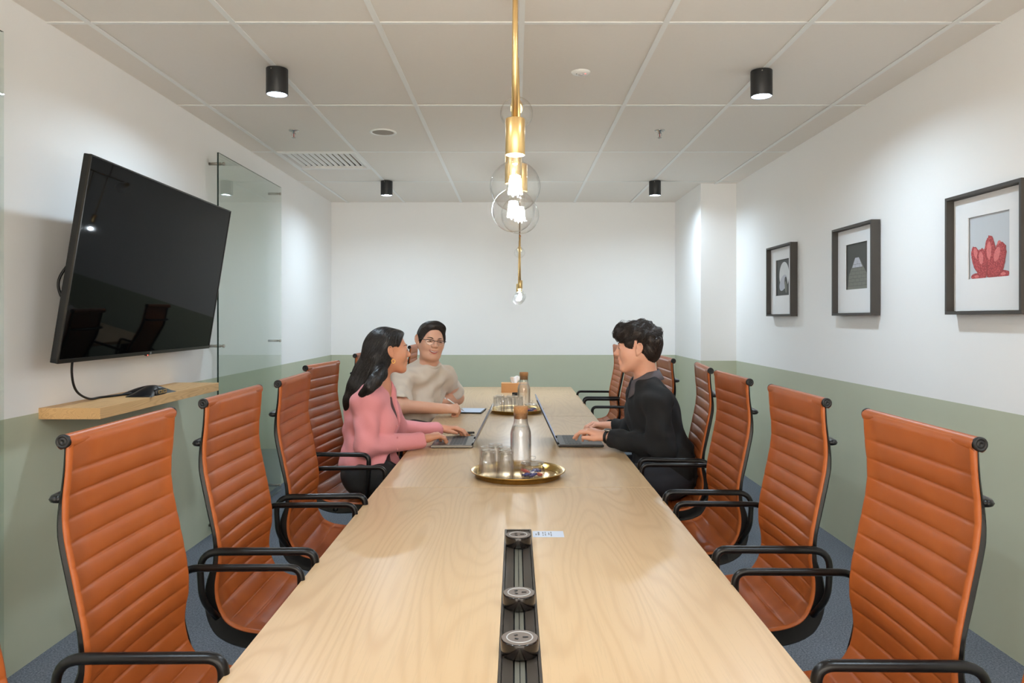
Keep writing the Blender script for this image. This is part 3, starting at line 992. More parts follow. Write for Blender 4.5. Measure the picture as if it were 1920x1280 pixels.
# ================================================================ pendant lights
def bulb_mesh(r):
    pr = []
    for a in np.linspace(-PI / 2 + .001, PI / 2 - .35, 20):
        pr.append((r * math.cos(a), r * math.sin(a)))
    zt = pr[-1][1]
    pr += [(r * .30, zt + r * .12), (r * .27, zt + r * .26), (r * .27, zt + r * .42)]
    return pr
def pendant_bulb(root, p, direction, rod_to=None, r=.0475, lit=True, sock=.062):
    """bulb centred at p, socket behind it along -direction"""
    p = Vector(p); d = Vector(direction).normalized()
    q = Vector((0, 0, -1)).rotation_difference(d).to_matrix().to_4x4()
    M = Matrix.Translation(p) @ q
    pr = bulb_mesh(r)
    zt = pr[-1][1]
    b = MB().lathe(pr, M_bulbglass, 36, M).build('bulb', root)
    mb = MB()
    mb.lathe([(.0001, zt), (.012, zt), (.011, r * .55), (.004, r * .35), (.0001, r * .35)], M_clear, 14, M)
    mb.build('stem', b)
    if lit:
        f = MB()
        for k in range(6):
            a = 2 * PI * k / 6
            a0 = M @ Vector((.008 * math.cos(a), .008 * math.sin(a), r * .42)); a1 = M @ Vector((.014 * math.cos(a + .5), .014 * math.sin(a + .5), -r * .30))
            f.cyl(a0, a1, .0016, M_filament, 6)
        tag(f.build('filament', b), 'glowing white filament')
        light('bulb_light', 'POINT', BULB_POWER, BULB_COLOR, root, M @ Vector((0, 0, r * .05)), .012)
    s0 = M @ Vector((0, 0, zt - .006)); s1 = M @ Vector((0, 0, zt + sock))
    MB().cyl(s0, s1, .0185, M_brass, 28, .001).build('socket', root)
    if rod_to is not None:
        MB().cyl(s1, rod_to, .0052, M_brass, 14).build('drop_rod', root)
def chandelier(y, label, bz, drops, x0=0.0):
    t = thing('brass_chandelier', label, 'chandelier', (x0, y, ZC), (0, 0, 0), 'brass bar chandeliers with globe bulbs')
    BZ = bz - ZC
    y1 = drops[-1][1]
    MB().cyl((0.0, -.06, BZ), (0.0, y1 - .0, BZ), .0052, M_brass, 14).build('bar', t)
    MB().cyl((0.0, -.075, BZ), (0.0, -.055, BZ), .008, M_brassdark, 14).build('bar_end', t)
    for yy in (.12, .52):
        MB().cyl((0, yy, BZ), (0, yy, -.014), .005, M_brassdark, 12).build('hanger', t)
    MB().lathe([(.0001, 0.0), (.06, 0), (.06, -.012), (.052, -.018), (.0001, -.018)], M_brass, 30, Matrix.Translation((0, .32, 0)) @ Matrix.Diagonal((1, 4.2, 1, 1))).build('canopy', t)
    for kind, yy, x, z in drops:
        if kind == 'down':
            pendant_bulb(t, (x, yy, z - ZC), (0, 0, -1), (x * .3, yy, BZ))
        else:
            pendant_bulb(t, (x, yy, z - ZC), (0, -0.95, -.52), None, .0475, False, .04)
    return t
chandelier(1.40, 'nearer brass chandelier with large clear globe bulbs over the table', 2.03,
           [('down', 0.0, 0.0, CAMZ + .248), ('down', .23, -.004, CAMZ + .236), ('down', .46, .012, CAMZ + .258), ('out', .76, .004, CAMZ + .594)])
chandelier(5.95, 'farther brass chandelier whose small-looking lit bulb shows before the end wall', 2.03,
           [('down', 0.0, .003, CAMZ + .178), ('down', .25, -.010, CAMZ + .162), ('down', .50, .003, CAMZ + .178), ('out', .78, .003, CAMZ + .594)], .037)
# ================================================================ things on the tables
M_traybrass = plain('tray_brass', L(196, 158, 88), 0.24, 1.0, var=0.12, vscale=14)
M_cork = plain('cork', L(176, 128, 84), 0.9, var=0.35, vscale=260, bump=.5, bscale=400)
M_wrap = plain('sweet_wrapper_blue', L(52, 62, 128), 0.25, .2, var=.3, vscale=40)
M_wrap2 = plain('sweet_wrapper_coral', L(206, 96, 80), 0.3, .1, var=.2, vscale=40)
M_wrap3 = plain('sweet_wrapper_silver', L(190, 194, 206), 0.2, .6, var=.1, vscale=40)
R_TRAY = .190
def tray(x, y, label):
    t = thing('brass_tray', label, 'tray', (x, y, TZ), (0, 0, 0), 'round brass trays')
    pr = [(.0001, 0), (.168, 0), (.173, .003), (.178, .020), (.188, .0225), (.1915, .0235), (.1915, .0252), (.187, .0248), (.176, .0225), (.1705, .006), (.166, .0035), (.0001, .0035)]
    MB().lathe(pr, M_traybrass, 72).build('dish', t)
    MB().lathe([(.187, .0248), (.190, .0268), (.1925, .0258), (.1915, .0245)], M_traybrass, 72).build('rim', t)
def tumbler(x, y, label, group, h=.112, rb=.0345, rt=.0285):
    # upside down: mouth rb below, thick base rt on top
    t = thing('tumbler', label, 'glass', (x, y, TZ + .0038), (0, 0, random.uniform(0, 1)), group)
    pr = [(rb - .0022, 0), (rb, .0004), (rt + .0008, h - .006), (rt - .001, h - .001), (rt - .004, h), (.018, h - .0012), (.0001, h - .002), ]
    inner = [(.0001, h - .016), (rt - .006, h - .015), (rt - .003, h - .011), (rb - .0022, 0)]
    MB().lathe(pr + inner, M_tumbler, 32).build('glass', t)
def carafe(x, y, label):
    t = thing('water_carafe', label, 'carafe', (x, y, TZ + .0038), (0, 0, 0), 'corked water carafes')
    out = [(.0001, 0), (.040, 0), (.0435, .004), (.0445, .02), (.0445, .145), (.0435, .158), (.038, .178), (.0315, .193), (.0295, .205), (.0292, .225), (.030, .236), (.0305, .238)]
    inn = [(.0285, .237), (.0275, .225), (.0278, .205), (.0295, .194), (.036, .177), (.0412, .158), (.042, .145), (.042, .022), (.0405, .009), (.0001, .007)]
    MB().lathe(out + inn, M_tumbler, 40).build('glass', t)
    MB().lathe([(.0001, .0074), (.0402, .0094), (.0417, .022), (.0417, .145), (.0409, .158), (.0357, .177), (.034, .1805), (.0001, .1805)], M_water, 40).build('water', t)
    MB().lathe([(.0001, .214), (.0262, .214), (.0272, .236), (.0272, .2385), (.0296, .240), (.0302, .262), (.0285, .2655), (.0001, .266)], M_cork, 32).build('cork_stopper', t)
def candy_jar(x, y, label):
    t = thing('candy_jar', label, 'jar', (x, y, TZ + .0038), (0, 0, 0), 'lidded glass jars of sweets')
    out = [(.0001, 0), (.040, 0), (.046, .004), (.0505, .016), (.0505, .028), (.046, .042), (.0415, .048), (.042, .052), (.0445, .054)]
    inn = [(.0425, .0545), (.0395, .051), (.0395, .048), (.044, .041), (.0482, .028), (.0482, .017), (.044, .007), (.0001, .0045)]
    MB().lathe(out + inn, M_tumbler, 36).build('glass', t)
    MB().lathe([(.0001, .0545), (.038, .0545), (.0465, .0555), (.0475, .058), (.046, .0605), (.030, .064), (.010, .0665), (.006, .069), (.0062, .071), (.012, .074), (.0138, .079), (.012, .0835), (.0001, .0855)], M_tumbler, 36).build('lid', t)
def sweet(x, y, z, rot, m, label, n_):
    mb = MB()
    pr = [(.0005, -.019), (.0065, -.0165), (.0015, -.011), (.0065, -.0085), (.0078, 0), (.0065, .0085), (.0015, .011), (.0065, .0165), (.0005, .019)]
    M = Matrix.Rotation(PI / 2, 4, 'Y')
    mb.lathe(pr, m, 10, M)
    for i, v in enumerate(mb.v):
        k = 1 + .18 * math.sin(i * 2.3)
        mb.v[i] = (v[0], v[1] * k, v[2] * k)
    o = mb.build('wrapped_sweet', None, (x, y, z), rot)
    return tag(o, label, 'sweet', 'wrapped sweets in the %s jar' % n_)
TRAYS = [(.0115, 3.035, 'nearer'), (.005, 5.09, 'farther')]
for i, (tx, ty, nm) in enumerate(TRAYS):
    tray(tx, ty, 'round brass tray of glasses on the middle table, the nearer one' if i == 0 else 'round brass tray of glasses on the far table, before the tissue box')
    spots = [(-.118, -.055), (-.048, -.062), (-.128, .022), (-.054, .018), (-.094, .088)] if i == 0 else [(-.124, -.038), (-.054, -.058), (-.108, .040), (.018, -.028), (-.034, .030)]
    for k, (dx, dy) in enumerate(spots):
        lb = '%s upturned clear tumbler on the %s brass tray' % ((('front left', 'front right', 'middle left', 'middle right', 'rearmost') if i == 0 else ('leftmost', 'front middle', 'rear left', 'rightmost', 'rear middle'))[k], nm)
        tumbler(tx + dx, ty + dy, lb, 'upturned tumblers on the %s tray' % nm)
    cx, cy = ((.012, .115) if i == 0 else (.055, .07))
    carafe(tx + cx, ty + cy, 'corked glass carafe of water on the %s brass tray' % nm)
    jx, jy = ((.058, -.045) if i == 0 else (.104, -.040))
    candy_jar(tx + jx, ty + jy, 'small lidded glass jar of wrapped sweets on the %s brass tray' % nm)
    q = [(-.024, -.014, 0, M_wrap), (.002, -.022, .7, M_wrap), (.026, -.008, 2.2, M_wrap2), (-.012, .014, 1.3, M_wrap3), (.018, .018, .4, M_wrap), (-.028, .006, 2.8, M_wrap2), (.004, .0, 1.0, M_wrap)]
    for k, (dx, dy, a, m) in enumerate(q):
        kind = {M_wrap: 'blue', M_wrap2: 'coral', M_wrap3: 'silver'}[m]
        sweet(tx + jx + dx, ty + jy + dy, TZ + .0038 + (.0135 if k < 4 else .024), (0, random.uniform(-.25, .25), a), m, '%s wrapped sweet in the glass jar on the %s tray' % (kind, nm), nm)

# ---- tissue box
t = thing('tissue_box', 'wooden tissue box with a white tissue pulled up, on the far table', 'tissue box', (-.008, 6.50, TZ))
M_twood = plain('tissue_box_wood', L(202, 146, 92), .5, var=.1, vscale=12)
mb = MB()
bx, by, bh = .112, .062, .074
for lo, hi in (((-bx, -by, 0), (bx, -by + .006, bh)), ((-bx, by - .006, 0), (bx, by, bh)), ((-bx, -by + .006, 0), (-bx + .006, by - .006, bh)), ((bx - .006, -by + .006, 0), (bx, by - .006, bh)), ((-bx, -by, bh), (-.035, by, bh + .006)), ((.035, -by, bh), (bx, by, bh + .006)), ((-.035, -by, bh), (.035, -.012, bh + .006)), ((-.035, .012, bh), (.035, by, bh + .006))):
    mb.box(lo, hi, M_twood)
mb.build('box', t)
vs, fs = [], []
n, m = 14, 10
for i in range(n + 1):
    u = i / n
    for j in range(m + 1):
        v = -1 + 2 * j / m
        w = .012 + .038 * u
        z = bh - .01 + .075 * u * (1 - .25 * v * v) + .006 * math.sin(5 * v + 6 * u)
        y = .010 * math.sin(7 * v + 2 * u) * (0.3 + u) + .012 * u * math.sin(3 * v)
        vs.append((v * w + .012 * u, y, z))
for i in range(n):
    for j in range(m):
        fs.append((i*(m+1)+j, i*(m+1)+j+1, (i+1)*(m+1)+j+1, (i+1)*(m+1)+j))
mb = MB(); mb.add(vs, fs, plain('tissue_paper', L(240, 240, 242), .9, var=.01), True)
ts = mb.build('tissue', t)
md = ts.modifiers.new('thickness', 'SOLIDIFY'); md.thickness = .0012
t = thing('remote_control', 'small black remote control on the far table before the tissue box', 'remote control', (.004, 6.19, TZ))
MB().box((-.03, -.02, 0), (.03, .02, .026), M_blackmatte, .004).build('case', t)
MB().box((-.022, -.012, .026), (.022, .012, .0275), M_screen, .0005).build('face', t)

# ---- laptops
M_alu = plain('laptop_grey_metal', L(128, 122, 114), .38, .7, var=.03)
M_aluk = plain('laptop_black_shell', L(40, 38, 36), .4, .3, var=.04)
M_key = plain('key_caps', L(44, 42, 42), .5, var=.05)
M_key2 = plain('key_caps_grey', L(86, 82, 76), .5, var=.05)
def laptop(label, loc, rot, W, D, SL, tilt, m_top, m_shell, m_key, glow):
    """local: user sits at -x, hinge along y at x = 0, keyboard deck from -D to 0"""
    t = thing('laptop', label, 'laptop', loc, (0, 0, rot))
    MB().box((-D, -W/2, .003), (0, W/2, .012), m_shell, .002).build('base', t)
    deck = MB().box((-D + .003, -W/2 + .003, .012), (-.006, W/2 - .003, .0145), m_top, .0008).build('deck', t)
    mb = MB()
    kd, kw = .0165, (W - .04) / 13
    kk = None
    for r in range(5):
        for c in range(13):
            x = -.042 - r * kd; y = -W/2 + .02 + (c + .5) * kw
            if kk is None:
                kk = MB().box((-kd * .42, -kw * .43, 0), (kd * .42, kw * .43, .0014), m_key).build('key', deck, (x, y, .0146)).data
            else:
                link('key', kk, deck, (x, y, .0146))
    MB().box((-D + .014, -.05, .0146), (-D + .072, .05, .0149), m_key).build('touchpad', t)
    for y in (-W * .33, W * .33):
        MB().cyl((-.001, y - .02, .0125), (-.001, y + .02, .0125), .005, M_blackmatte, 10).build('hinge', t)
    a = math.radians(tilt)
    M = Matrix.Translation((.002, 0, .013)) @ Matrix.Rotation(a, 4, 'Y')
    sc_ = MB().box((0, -W/2, .004), (.006, W/2, SL), m_shell, .0015, M).build('lid', t)
    tag(MB().box((-.0012, -W/2 + .006, .014), (-.0002, W/2 - .006, SL - .006), glow, M=M).build('display', sc_), 'lit laptop display')
    for x in (-D + .02, -.02):
        for y in (-W/2 + .03, W/2 - .03):
            MB().cyl((x, y, 0), (x, y, .004), .006, M_blackmatte, 10).build('foot', t)
    return t
M_display = emit('display_glow', (.55, .68, 1.0), .4)
M_display2 = emit('display_glow_pale', (.8, .86, 1.0), .12)
laptop('grey metal laptop open in front of the woman in pink', (-.212, 3.825, TZ), 0, .295, .205, .200, 27, M_alu, M_alu, M_key, M_display2)
laptop('black laptop open in front of the man in black', (.216, 3.855, TZ), PI, .31, .225, .246, 25, M_key2, M_aluk, M_aluk, M_display)

# ---- tablet, stylus, phone
tb = thing('tablet', 'tablet with a pale blue lit screen lying before the man in beige', 'tablet', (-.303, 5.14, TZ), (0, 0, math.radians(-6)))
MB().box((-.088, -.122, 0), (.088, .122, .009), M_blackmatte, .004).build('case', tb)
tag(MB().box((-.080, -.113, .009), (.080, .113, .0096), emit('tablet_glow', (.55, .68, .86), .62)).build('display', tb), 'pale blue lit display')
ph = thing('smartphone', 'black phone propped on a small stand by the hand of the woman in pink', 'phone', (-.275, 4.085, TZ), (0, 0, math.radians(4)))
MB().box((-.03, -.022, 0), (.03, .022, .010), M_oak, .002).build('stand', ph)
MB().box((-.055, -.035, .010), (.052, .035, .020), M_blackmatte, .003, Matrix.Rotation(math.radians(-7), 4, 'X')).build('body', ph)
MB().box((-.050, -.031, .0202), (.047, .031, .0208), M_screen, M=Matrix.Rotation(math.radians(-7), 4, 'X')).build('display', ph)
# ================================================================ people: smooth-blended distance fields meshed with surface nets
def V3(p):
    return np.array([p[0], p[1], p[2]], dtype=np.float64)
def nrm(x):
    return np.sqrt(x[:, 0] * x[:, 0] + x[:, 1] * x[:, 1] + x[:, 2] * x[:, 2])
def unit(v):
    v = np.asarray(v, float)
    return v / (np.linalg.norm(v) + 1e-12)
class Field:
    def __init__(self, h):
        self.pr = []; self.h = h; self.disp = None
    def cap(self, a, b, ra, rb=None, k=.02, op='u', flat=None):
        """tapered capsule; flat = (axis, s) squashes the distance along an axis"""
        self.pr.append(('c', V3(a), V3(b), ra, ra if rb is None else rb, k, op, None if flat is None else (unit(flat[0]), flat[1])))
        return self
    def ell(self, c, r, R=None, k=.02, op='u'):
        self.pr.append(('e', V3(c), np.array(r, float), np.eye(3) if R is None else np.asarray(R, float), k, op))
        return self
    def plane(self, p, n, k=.004, op='s'):
        """removes everything on the side n points to"""
        self.pr.append(('p', V3(p), unit(n), k, op))
        return self
    def chain(self, pts, rs, k=.02, op='u', flat=None):
        for i in range(len(pts) - 1):
            self.cap(pts[i], pts[i+1], rs[i], rs[i+1], k, op, flat)
        return self
    @staticmethod
    def one(q, p):
        if q[0] == 'c':
            _, a, b, ra, rb, k, op, fl = q
            pa = p - a; ba = b - a
            if fl is not None:
                n, s = fl
                pa = pa + np.outer(pa @ n, n) * (1 / s - 1); ba = ba + n * (ba @ n) * (1 / s - 1)
            t = np.minimum(np.maximum(pa @ (ba / max(float(ba @ ba), 1e-12)), 0), 1)
            d = nrm(pa - t[:, None] * ba) - (ra + (rb - ra) * t)
            return d if fl is None else d * min(1, fl[1])
        if q[0] == 'e':
            _, c, r, R, k, op = q
            x = (p - c) @ R
            x = x / r; k0 = nrm(x); k1 = nrm(x / r) + 1e-9
            return k0 * (k0 - 1) / k1
        _, c, n, k, op = q
        return -((p - c) @ n)
    @staticmethod
    def kop(q):
        return (q[5], q[6]) if q[0] == 'c' else ((q[4], q[5]) if q[0] == 'e' else (q[3], q[4]))
    def ev(self, p, use=None):
        d = np.full(len(p), 1e3, p.dtype)
        for q in (self.pr if use is None else use):
            k, op = self.kop(q)
            e = self.one(q, p)
            if op == 'u':
                h = np.maximum(k - np.abs(d - e), 0) / k
                d = np.minimum(d, e) - h * h * k * .25
            else:
                h = np.maximum(k - np.abs(d + e), 0) / k
                d = np.maximum(d, -e) + h * h * k * .25
        if self.disp is not None:
            d = d + self.disp(p)
        return d
    def mesh(self):
        h = self.h; B = 12; Rr = B * h * .87
        lo, hi = np.full(3, 1e9), np.full(3, -1e9)
        for q in self.pr:
            if self.kop(q)[1] != 'u': continue
            if q[0] == 'c':
                m = max(q[3], q[4]) * (max(1, q[7][1]) if q[7] else 1)
                for e in (q[1], q[2]):
                    lo = np.minimum(lo, e - m); hi = np.maximum(hi, e + m)
            elif q[0] == 'e':
                m = q[2].max(); lo = np.minimum(lo, q[1] - m); hi = np.maximum(hi, q[1] + m)
        lo -= 4 * h + .012; hi += 4 * h + .012
        nb = np.ceil((hi - lo) / (h * B)).astype(int)
        N = nb * B + 1
        F = np.ones(tuple(N), np.float32)
        ii = np.stack(np.meshgrid(*[np.arange(n) for n in nb], indexing='ij'), -1).reshape(-1, 3)
        cen = lo + (ii + .5) * B * h
        fc = self.ev(cen)
        loc = np.stack(np.meshgrid(*[np.arange(B + 1)] * 3, indexing='ij'), -1).reshape(-1, 3)
        for idx in range(len(ii)):
            b = ii[idx] * B
            if fc[idx] < -1.35 * Rr:
                F[b[0]:b[0]+B+1, b[1]:b[1]+B+1, b[2]:b[2]+B+1] = -1
        act = np.nonzero(np.abs(fc) <= 1.35 * Rr)[0]
        ko = [self.kop(q) for q in self.pr]
        D = np.stack([self.one(q, cen[act]) for q in self.pr])
        isu = np.array([o == 'u' for _, o in ko]); kv = np.array([k for k, _ in ko])[:, None]
        dm = D[isu].min(0)
        U = np.where(isu[:, None], D < dm + 2.2 * Rr + kv, D < 1.5 * Rr + kv)
        pr32 = [tuple(x.astype(np.float32) if isinstance(x, np.ndarray) else ((x[0].astype(np.float32), x[1]) if isinstance(x, tuple) else x) for x in q) for q in self.pr]
        for n_, idx in enumerate(act):
            b = ii[idx] * B
            use = [q for q, u in zip(pr32, U[:, n_]) if u]
            p = (lo + (b + loc) * h).astype(np.float32)
            F[b[0]:b[0]+B+1, b[1]:b[1]+B+1, b[2]:b[2]+B+1] = self.ev(p, use).reshape(B+1, B+1, B+1)
        S = F < 0
        cnt = np.zeros(tuple(N - 1), np.uint8)
        for dx in (0, 1):
            for dy in (0, 1):
                for dz in (0, 1):
                    cnt += S[dx:N[0]-1+dx, dy:N[1]-1+dy, dz:N[2]-1+dz]
        cells = np.argwhere((cnt > 0) & (cnt < 8))
        cid = np.full(tuple(N - 1), -1, np.int32)
        cid[cells[:, 0], cells[:, 1], cells[:, 2]] = np.arange(len(cells))
        acc = np.zeros((len(cells), 3)); wn = np.zeros(len(cells))
        cor = [(a, b, c) for a in (0, 1) for b in (0, 1) for c in (0, 1)]
        fv = {c: F[cells[:, 0]+c[0], cells[:, 1]+c[1], cells[:, 2]+c[2]].astype(np.float64) for c in cor}
        for c in cor:
            for ax in range(3):
                if c[ax]: continue
                e = list(c); e[ax] = 1; e = tuple(e)
                a, b = fv[c], fv[e]
                m = (a < 0) != (b < 0)
                t = np.where(m, a / np.where(np.abs(a - b) < 1e-12, 1, a - b), 0)
                p = np.tile(np.array(c, float), (len(cells), 1)); p[:, ax] = t
                acc[m] += p[m]; wn[m] += 1
        vs = lo + (cells + acc / wn[:, None]) * h
        quads = []
        for ax in range(3):
            u, w = [(1, 2), (2, 0), (0, 1)][ax]
            A = np.take(S, np.arange(N[ax] - 1), ax); Bn = np.take(S, np.arange(1, N[ax]), ax)
            e = np.argwhere(A != Bn)
            ok = (e[:, u] > 0) & (e[:, w] > 0) & (e[:, u] < N[u] - 1) & (e[:, w] < N[w] - 1)
            e = e[ok]
            fl = A[e[:, 0], e[:, 1], e[:, 2]]
            def g(du, dw):
                t = e.copy(); t[:, u] -= du; t[:, w] -= dw
                return cid[t[:, 0], t[:, 1], t[:, 2]]
            q = np.stack([g(1, 1), g(0, 1), g(0, 0), g(1, 0)], 1)
            q[~fl] = q[~fl][:, ::-1]
            quads.append(q)
        return vs, np.concatenate(quads)
    def build(self, name, mat, parent=None, base=(0, 0, 0), smooth=2):
        vs, qs = self.mesh()
        self.vs = vs
        for _ in range(smooth):            # light Laplacian pass
            s = np.zeros_like(vs); n = np.zeros(len(vs))
            for a in range(4):
                i, j = qs[:, a], qs[:, (a + 1) % 4]
                for k in range(3):
                    s[:, k] += np.bincount(i, vs[j, k], len(vs)) + np.bincount(j, vs[i, k], len(vs))
                n += np.bincount(i, minlength=len(vs)) + np.bincount(j, minlength=len(vs))
            vs = vs * .5 + .5 * s / np.maximum(n, 1)[:, None]
        return np_obj(name, vs - V3(base), qs, mat, parent)

def np_obj(name, vs, qs, mat, parent=None):
    me = bpy.data.meshes.new(name)
    me.vertices.add(len(vs)); me.vertices.foreach_set('co', np.asarray(vs, np.float32).ravel())
    me.loops.add(qs.size); me.loops.foreach_set('vertex_index', qs.astype(np.int32).ravel())
    me.polygons.add(len(qs)); me.polygons.foreach_set('loop_start', np.arange(0, qs.size, 4, dtype=np.int32))
    me.polygons.foreach_set('loop_total', np.full(len(qs), 4, np.int32))
    me.polygons.foreach_set('use_smooth', np.ones(len(qs), bool))
    me.materials.append(mat)
    me.update(calc_edges=True); me.validate()
    return link(name, me, parent)

def wavy(amp, freqs, seed):
    r = np.random.default_rng(seed)
    W = []
    for f in freqs:
        for _ in range(3):
            d = unit(r.normal(size=3)); W.append(((d * f).astype(np.float32), float(r.uniform(0, 6.28)), 1.0 / (len(freqs) * 3)))
    def fn(p):
        q = p + .02 * np.sin(p[:, [1, 2, 0]] * 14 + seed)
        o = 0
        for w, ph, a in W:
            o = o + a * np.sin(q @ w + ph)
        return o * amp
    return fn

def frame(fwd, up):
    f = unit(fwd); l = unit(np.cross(up, f)); u = np.cross(f, l)
    return np.stack([f, l, u], 1)            # columns: forward, left, up

class Head:
    def __init__(self, c, fwd, up, s=1.0, wide=1.0):
        self.c = V3(c); self.R = frame(fwd, up); self.s = s; self.w = wide
    def __call__(self, x, y, z):
        return self.c + self.R @ (np.array([x, y * self.w, z]) * self.s)
    def dirn(self, x, y, z):
        return self.R @ np.array([x, y, z], float)
    def skin(self, F, jaw=1.0, cheek=1.0):
        s, w = self.s, self.w
        E = lambda c, r, k=.02, op='u', R=None: F.ell(self(*c), np.array([r[0], r[1] * w, r[2]]) * s, self.R if R is None else R, k * s, op)
        C = lambda a, b, ra, rb, k=.015, op='u': F.cap(self(*a), self(*b), ra * s, rb * s, k * s, op)
        E((-.014, 0, .036), (.098, .075, .083), .02)
        E((.028, 0, -.028), (.062, .060 * cheek, .082), .03)
        for g in (-1, 1):
            C((-.005, g * .053 * jaw, -.040), (.060, g * .014, -.097), .020, .017, .03)
            E((.052, g * .036, -.022), (.030, .026 * cheek, .030), .025)
        C((.071, -.008, -.098), (.071, .008, -.098), .0165, .0165, .02)
        C((.080, -.028, .024), (.080, .028, .024), .011, .011, .02)
        for g in (-1, 1):
            E((.102, g * .032, .004), (.018, .019, .013), .016, 's')
            E((.079, g * .032, .003), (.0125, .017, .0125), .008)
        C((.086, 0, .020), (.107, 0, -.021), .0075, .0100, .014)
        C((.100, 0, -.026), (.112, 0, -.024), .009, .0088, .008)
        for g in (-1, 1):
            E((.099, g * .0125, -.027), (.011, .0085, .0085), .008)
        C((.089, -.013, -.052), (.089, .013, -.052), .009, .009, .014)
        C((.085, -.012, -.070), (.085, .012, -.070), .009, .009, .012)
        C((.098, -.016, -.061), (.098, .016, -.061), .0035, .0035, .006, 's')
        for g in (-1, 1):
            th, ps = -.22, g * .38
            R1 = np.array([[math.cos(th), 0, math.sin(th)], [0, 1, 0], [-math.sin(th), 0, math.cos(th)]])
            R2 = np.array([[math.cos(ps), math.sin(ps), 0], [-math.sin(ps), math.cos(ps), 0], [0, 0, 1]])
            Re = self.R @ R2 @ R1
            ec = self(-.014, g * .0855, -.002)
            F.ell(ec, np.array([.0165, .0050, .030]) * s, Re, .005 * s)
            rim = [(.012, 0, .006), (.013, 0, .020), (.006, 0, .031), (-.006, 0, .032), (-.015, 0, .022), (-.0175, 0, .006), (-.013, 0, -.010), (-.004, 0, -.022)]
            F.chain([ec + Re @ (np.array([x, g * .0035, z]) * s) for x, _, z in rim], [.0040 * s] * 8, .002 * s)
            F.ell(ec + Re @ (np.array([.004, g * .001, -.025]) * s), np.array([.0085, .0055, .0105]) * s, Re, .005 * s)
            F.cap(ec + Re @ (np.array([.013, g * .002, -.004]) * s), ec + Re @ (np.array([.011, g * .003, -.012]) * s), .0045 * s, .0045 * s, .005 * s)
    def surf(self, F, y, z, x0=.16):
        xs = np.arange(x0, .02, -.0012)
        p = np.array([self(x, y, z) for x in xs])
        d = F.ev(p)
        k = np.nonzero(d < 0)[0]
        return xs[k[0]] if len(k) else .08
    def features(self, F, root, base, brow_mat, lip_mat, smile=.004, eyes=True, open_mouth=False, brow_z=.030, sides=(-1, 1), squint=1.0, mw=1.0):
        b = V3(base)
        on = lambda y, z, out: Vector(self(self.surf(F, y, z) + out, y, z) - b)
        s = self.s
        for g in sides:
            mb = MB()
            pts = [on(g * y, z, -.0005) for y, z in ((.015, brow_z - .004), (.024, brow_z), (.036, brow_z + .0015), (.047, brow_z - .003))]
            mb.tube(catmull(pts, 4), [r * s for r in np.interp(np.linspace(0, 1, 13), [0, .3, 1], [.0026, .0034, .0012])], brow_mat, 6)
            mb.build('eyebrow', root)
            if eyes:
                c = on(g * .032, .0035, -.0022)
                Mx = Matrix.Translation(c) @ Matrix([[self.R[i][j] for j in range(3)] for i in range(3)]).to_4x4()
                e = MB().lathe([(.0125 * s * math.cos(a), .0125 * s * math.sin(a)) for a in np.linspace(-PI/2 + .01, PI/2 - .01, 10)], M_eyewhite, 16, Mx @ Matrix.Diagonal((.32, .95, .30 * squint, 1))).build('eye', root)
                MB().lathe([(.0062 * s * math.cos(a), .0062 * s * math.sin(a)) for a in np.linspace(-PI/2 + .01, PI/2 - .01, 8)], M_iris, 12, Mx @ Matrix.Translation((.0022, 0, 0)) @ Matrix.Diagonal((.45, 1, .62 * squint, 1))).build('iris', e)
                pts = [on(g * y, z, .0006) for y, z in ((.0195, .001), (.026, .0035 + .003 * squint), (.034, .0035 + .0038 * squint), (.042, .0035 + .0012 * squint), (.0465, .0010))]
                MB().tube(catmull(pts, 4), [.0012 * s] + [.0017 * s] * 15 + [.0008 * s], M_lash, 5).build('eyelashes', root)
        zc = -.061
        ys = tuple(v * mw for v in (-.024, -.014, -.005, 0, .005, .014, .024))
        up = [on(y, zc + .0035 + smile * (abs(y) / (.024 * mw)) ** 2 + (.0012 if abs(abs(y) - .005 * mw) < 1e-6 else 0), -.0012) for y in ys]
        lowr = [on(y, zc - (.0105 if open_mouth else .0055) * (1 - (abs(y) / (.026 * mw)) ** 2) + smile * (abs(y) / (.024 * mw)) ** 2, -.0012) for y in ys]
        rad = [r * s for r in np.interp(np.linspace(0, 1, 25), [0, .5, 1], [.0016, .0042, .0016])]
        MB().tube(catmull(up, 4), rad, lip_mat, 6).tube(catmull(lowr, 4), [r * 1.15 for r in rad], lip_mat, 6).build('lips', root)
        if open_mouth:
            vs = []
            m = 9
            for i, y in enumerate(np.linspace(-.020 * mw, .020 * mw, m)):
                zu = zc + .0025 + smile * (abs(y) / (.024 * mw)) ** 2; zl = zc - .0085 * (1 - (abs(y) / (.024 * mw)) ** 2) + smile * (abs(y) / (.024 * mw)) ** 2
                for t, out in ((0, .0008), (.55, .0012), (1, .0006)):
                    vs.append(on(y, zu * (1 - t) + zl * t, out))
            f1 = [(3*i, 3*i+3, 3*i+4, 3*i+1) for i in range(m - 1)]; f2 = [(3*i+1, 3*i+4, 3*i+5, 3*i+2) for i in range(m - 1)]
            mo = MB(); mo.add(vs, f1, M_teeth, True); mo.add(vs, f2, M_mouth, True)
            mo.build('teeth', root)

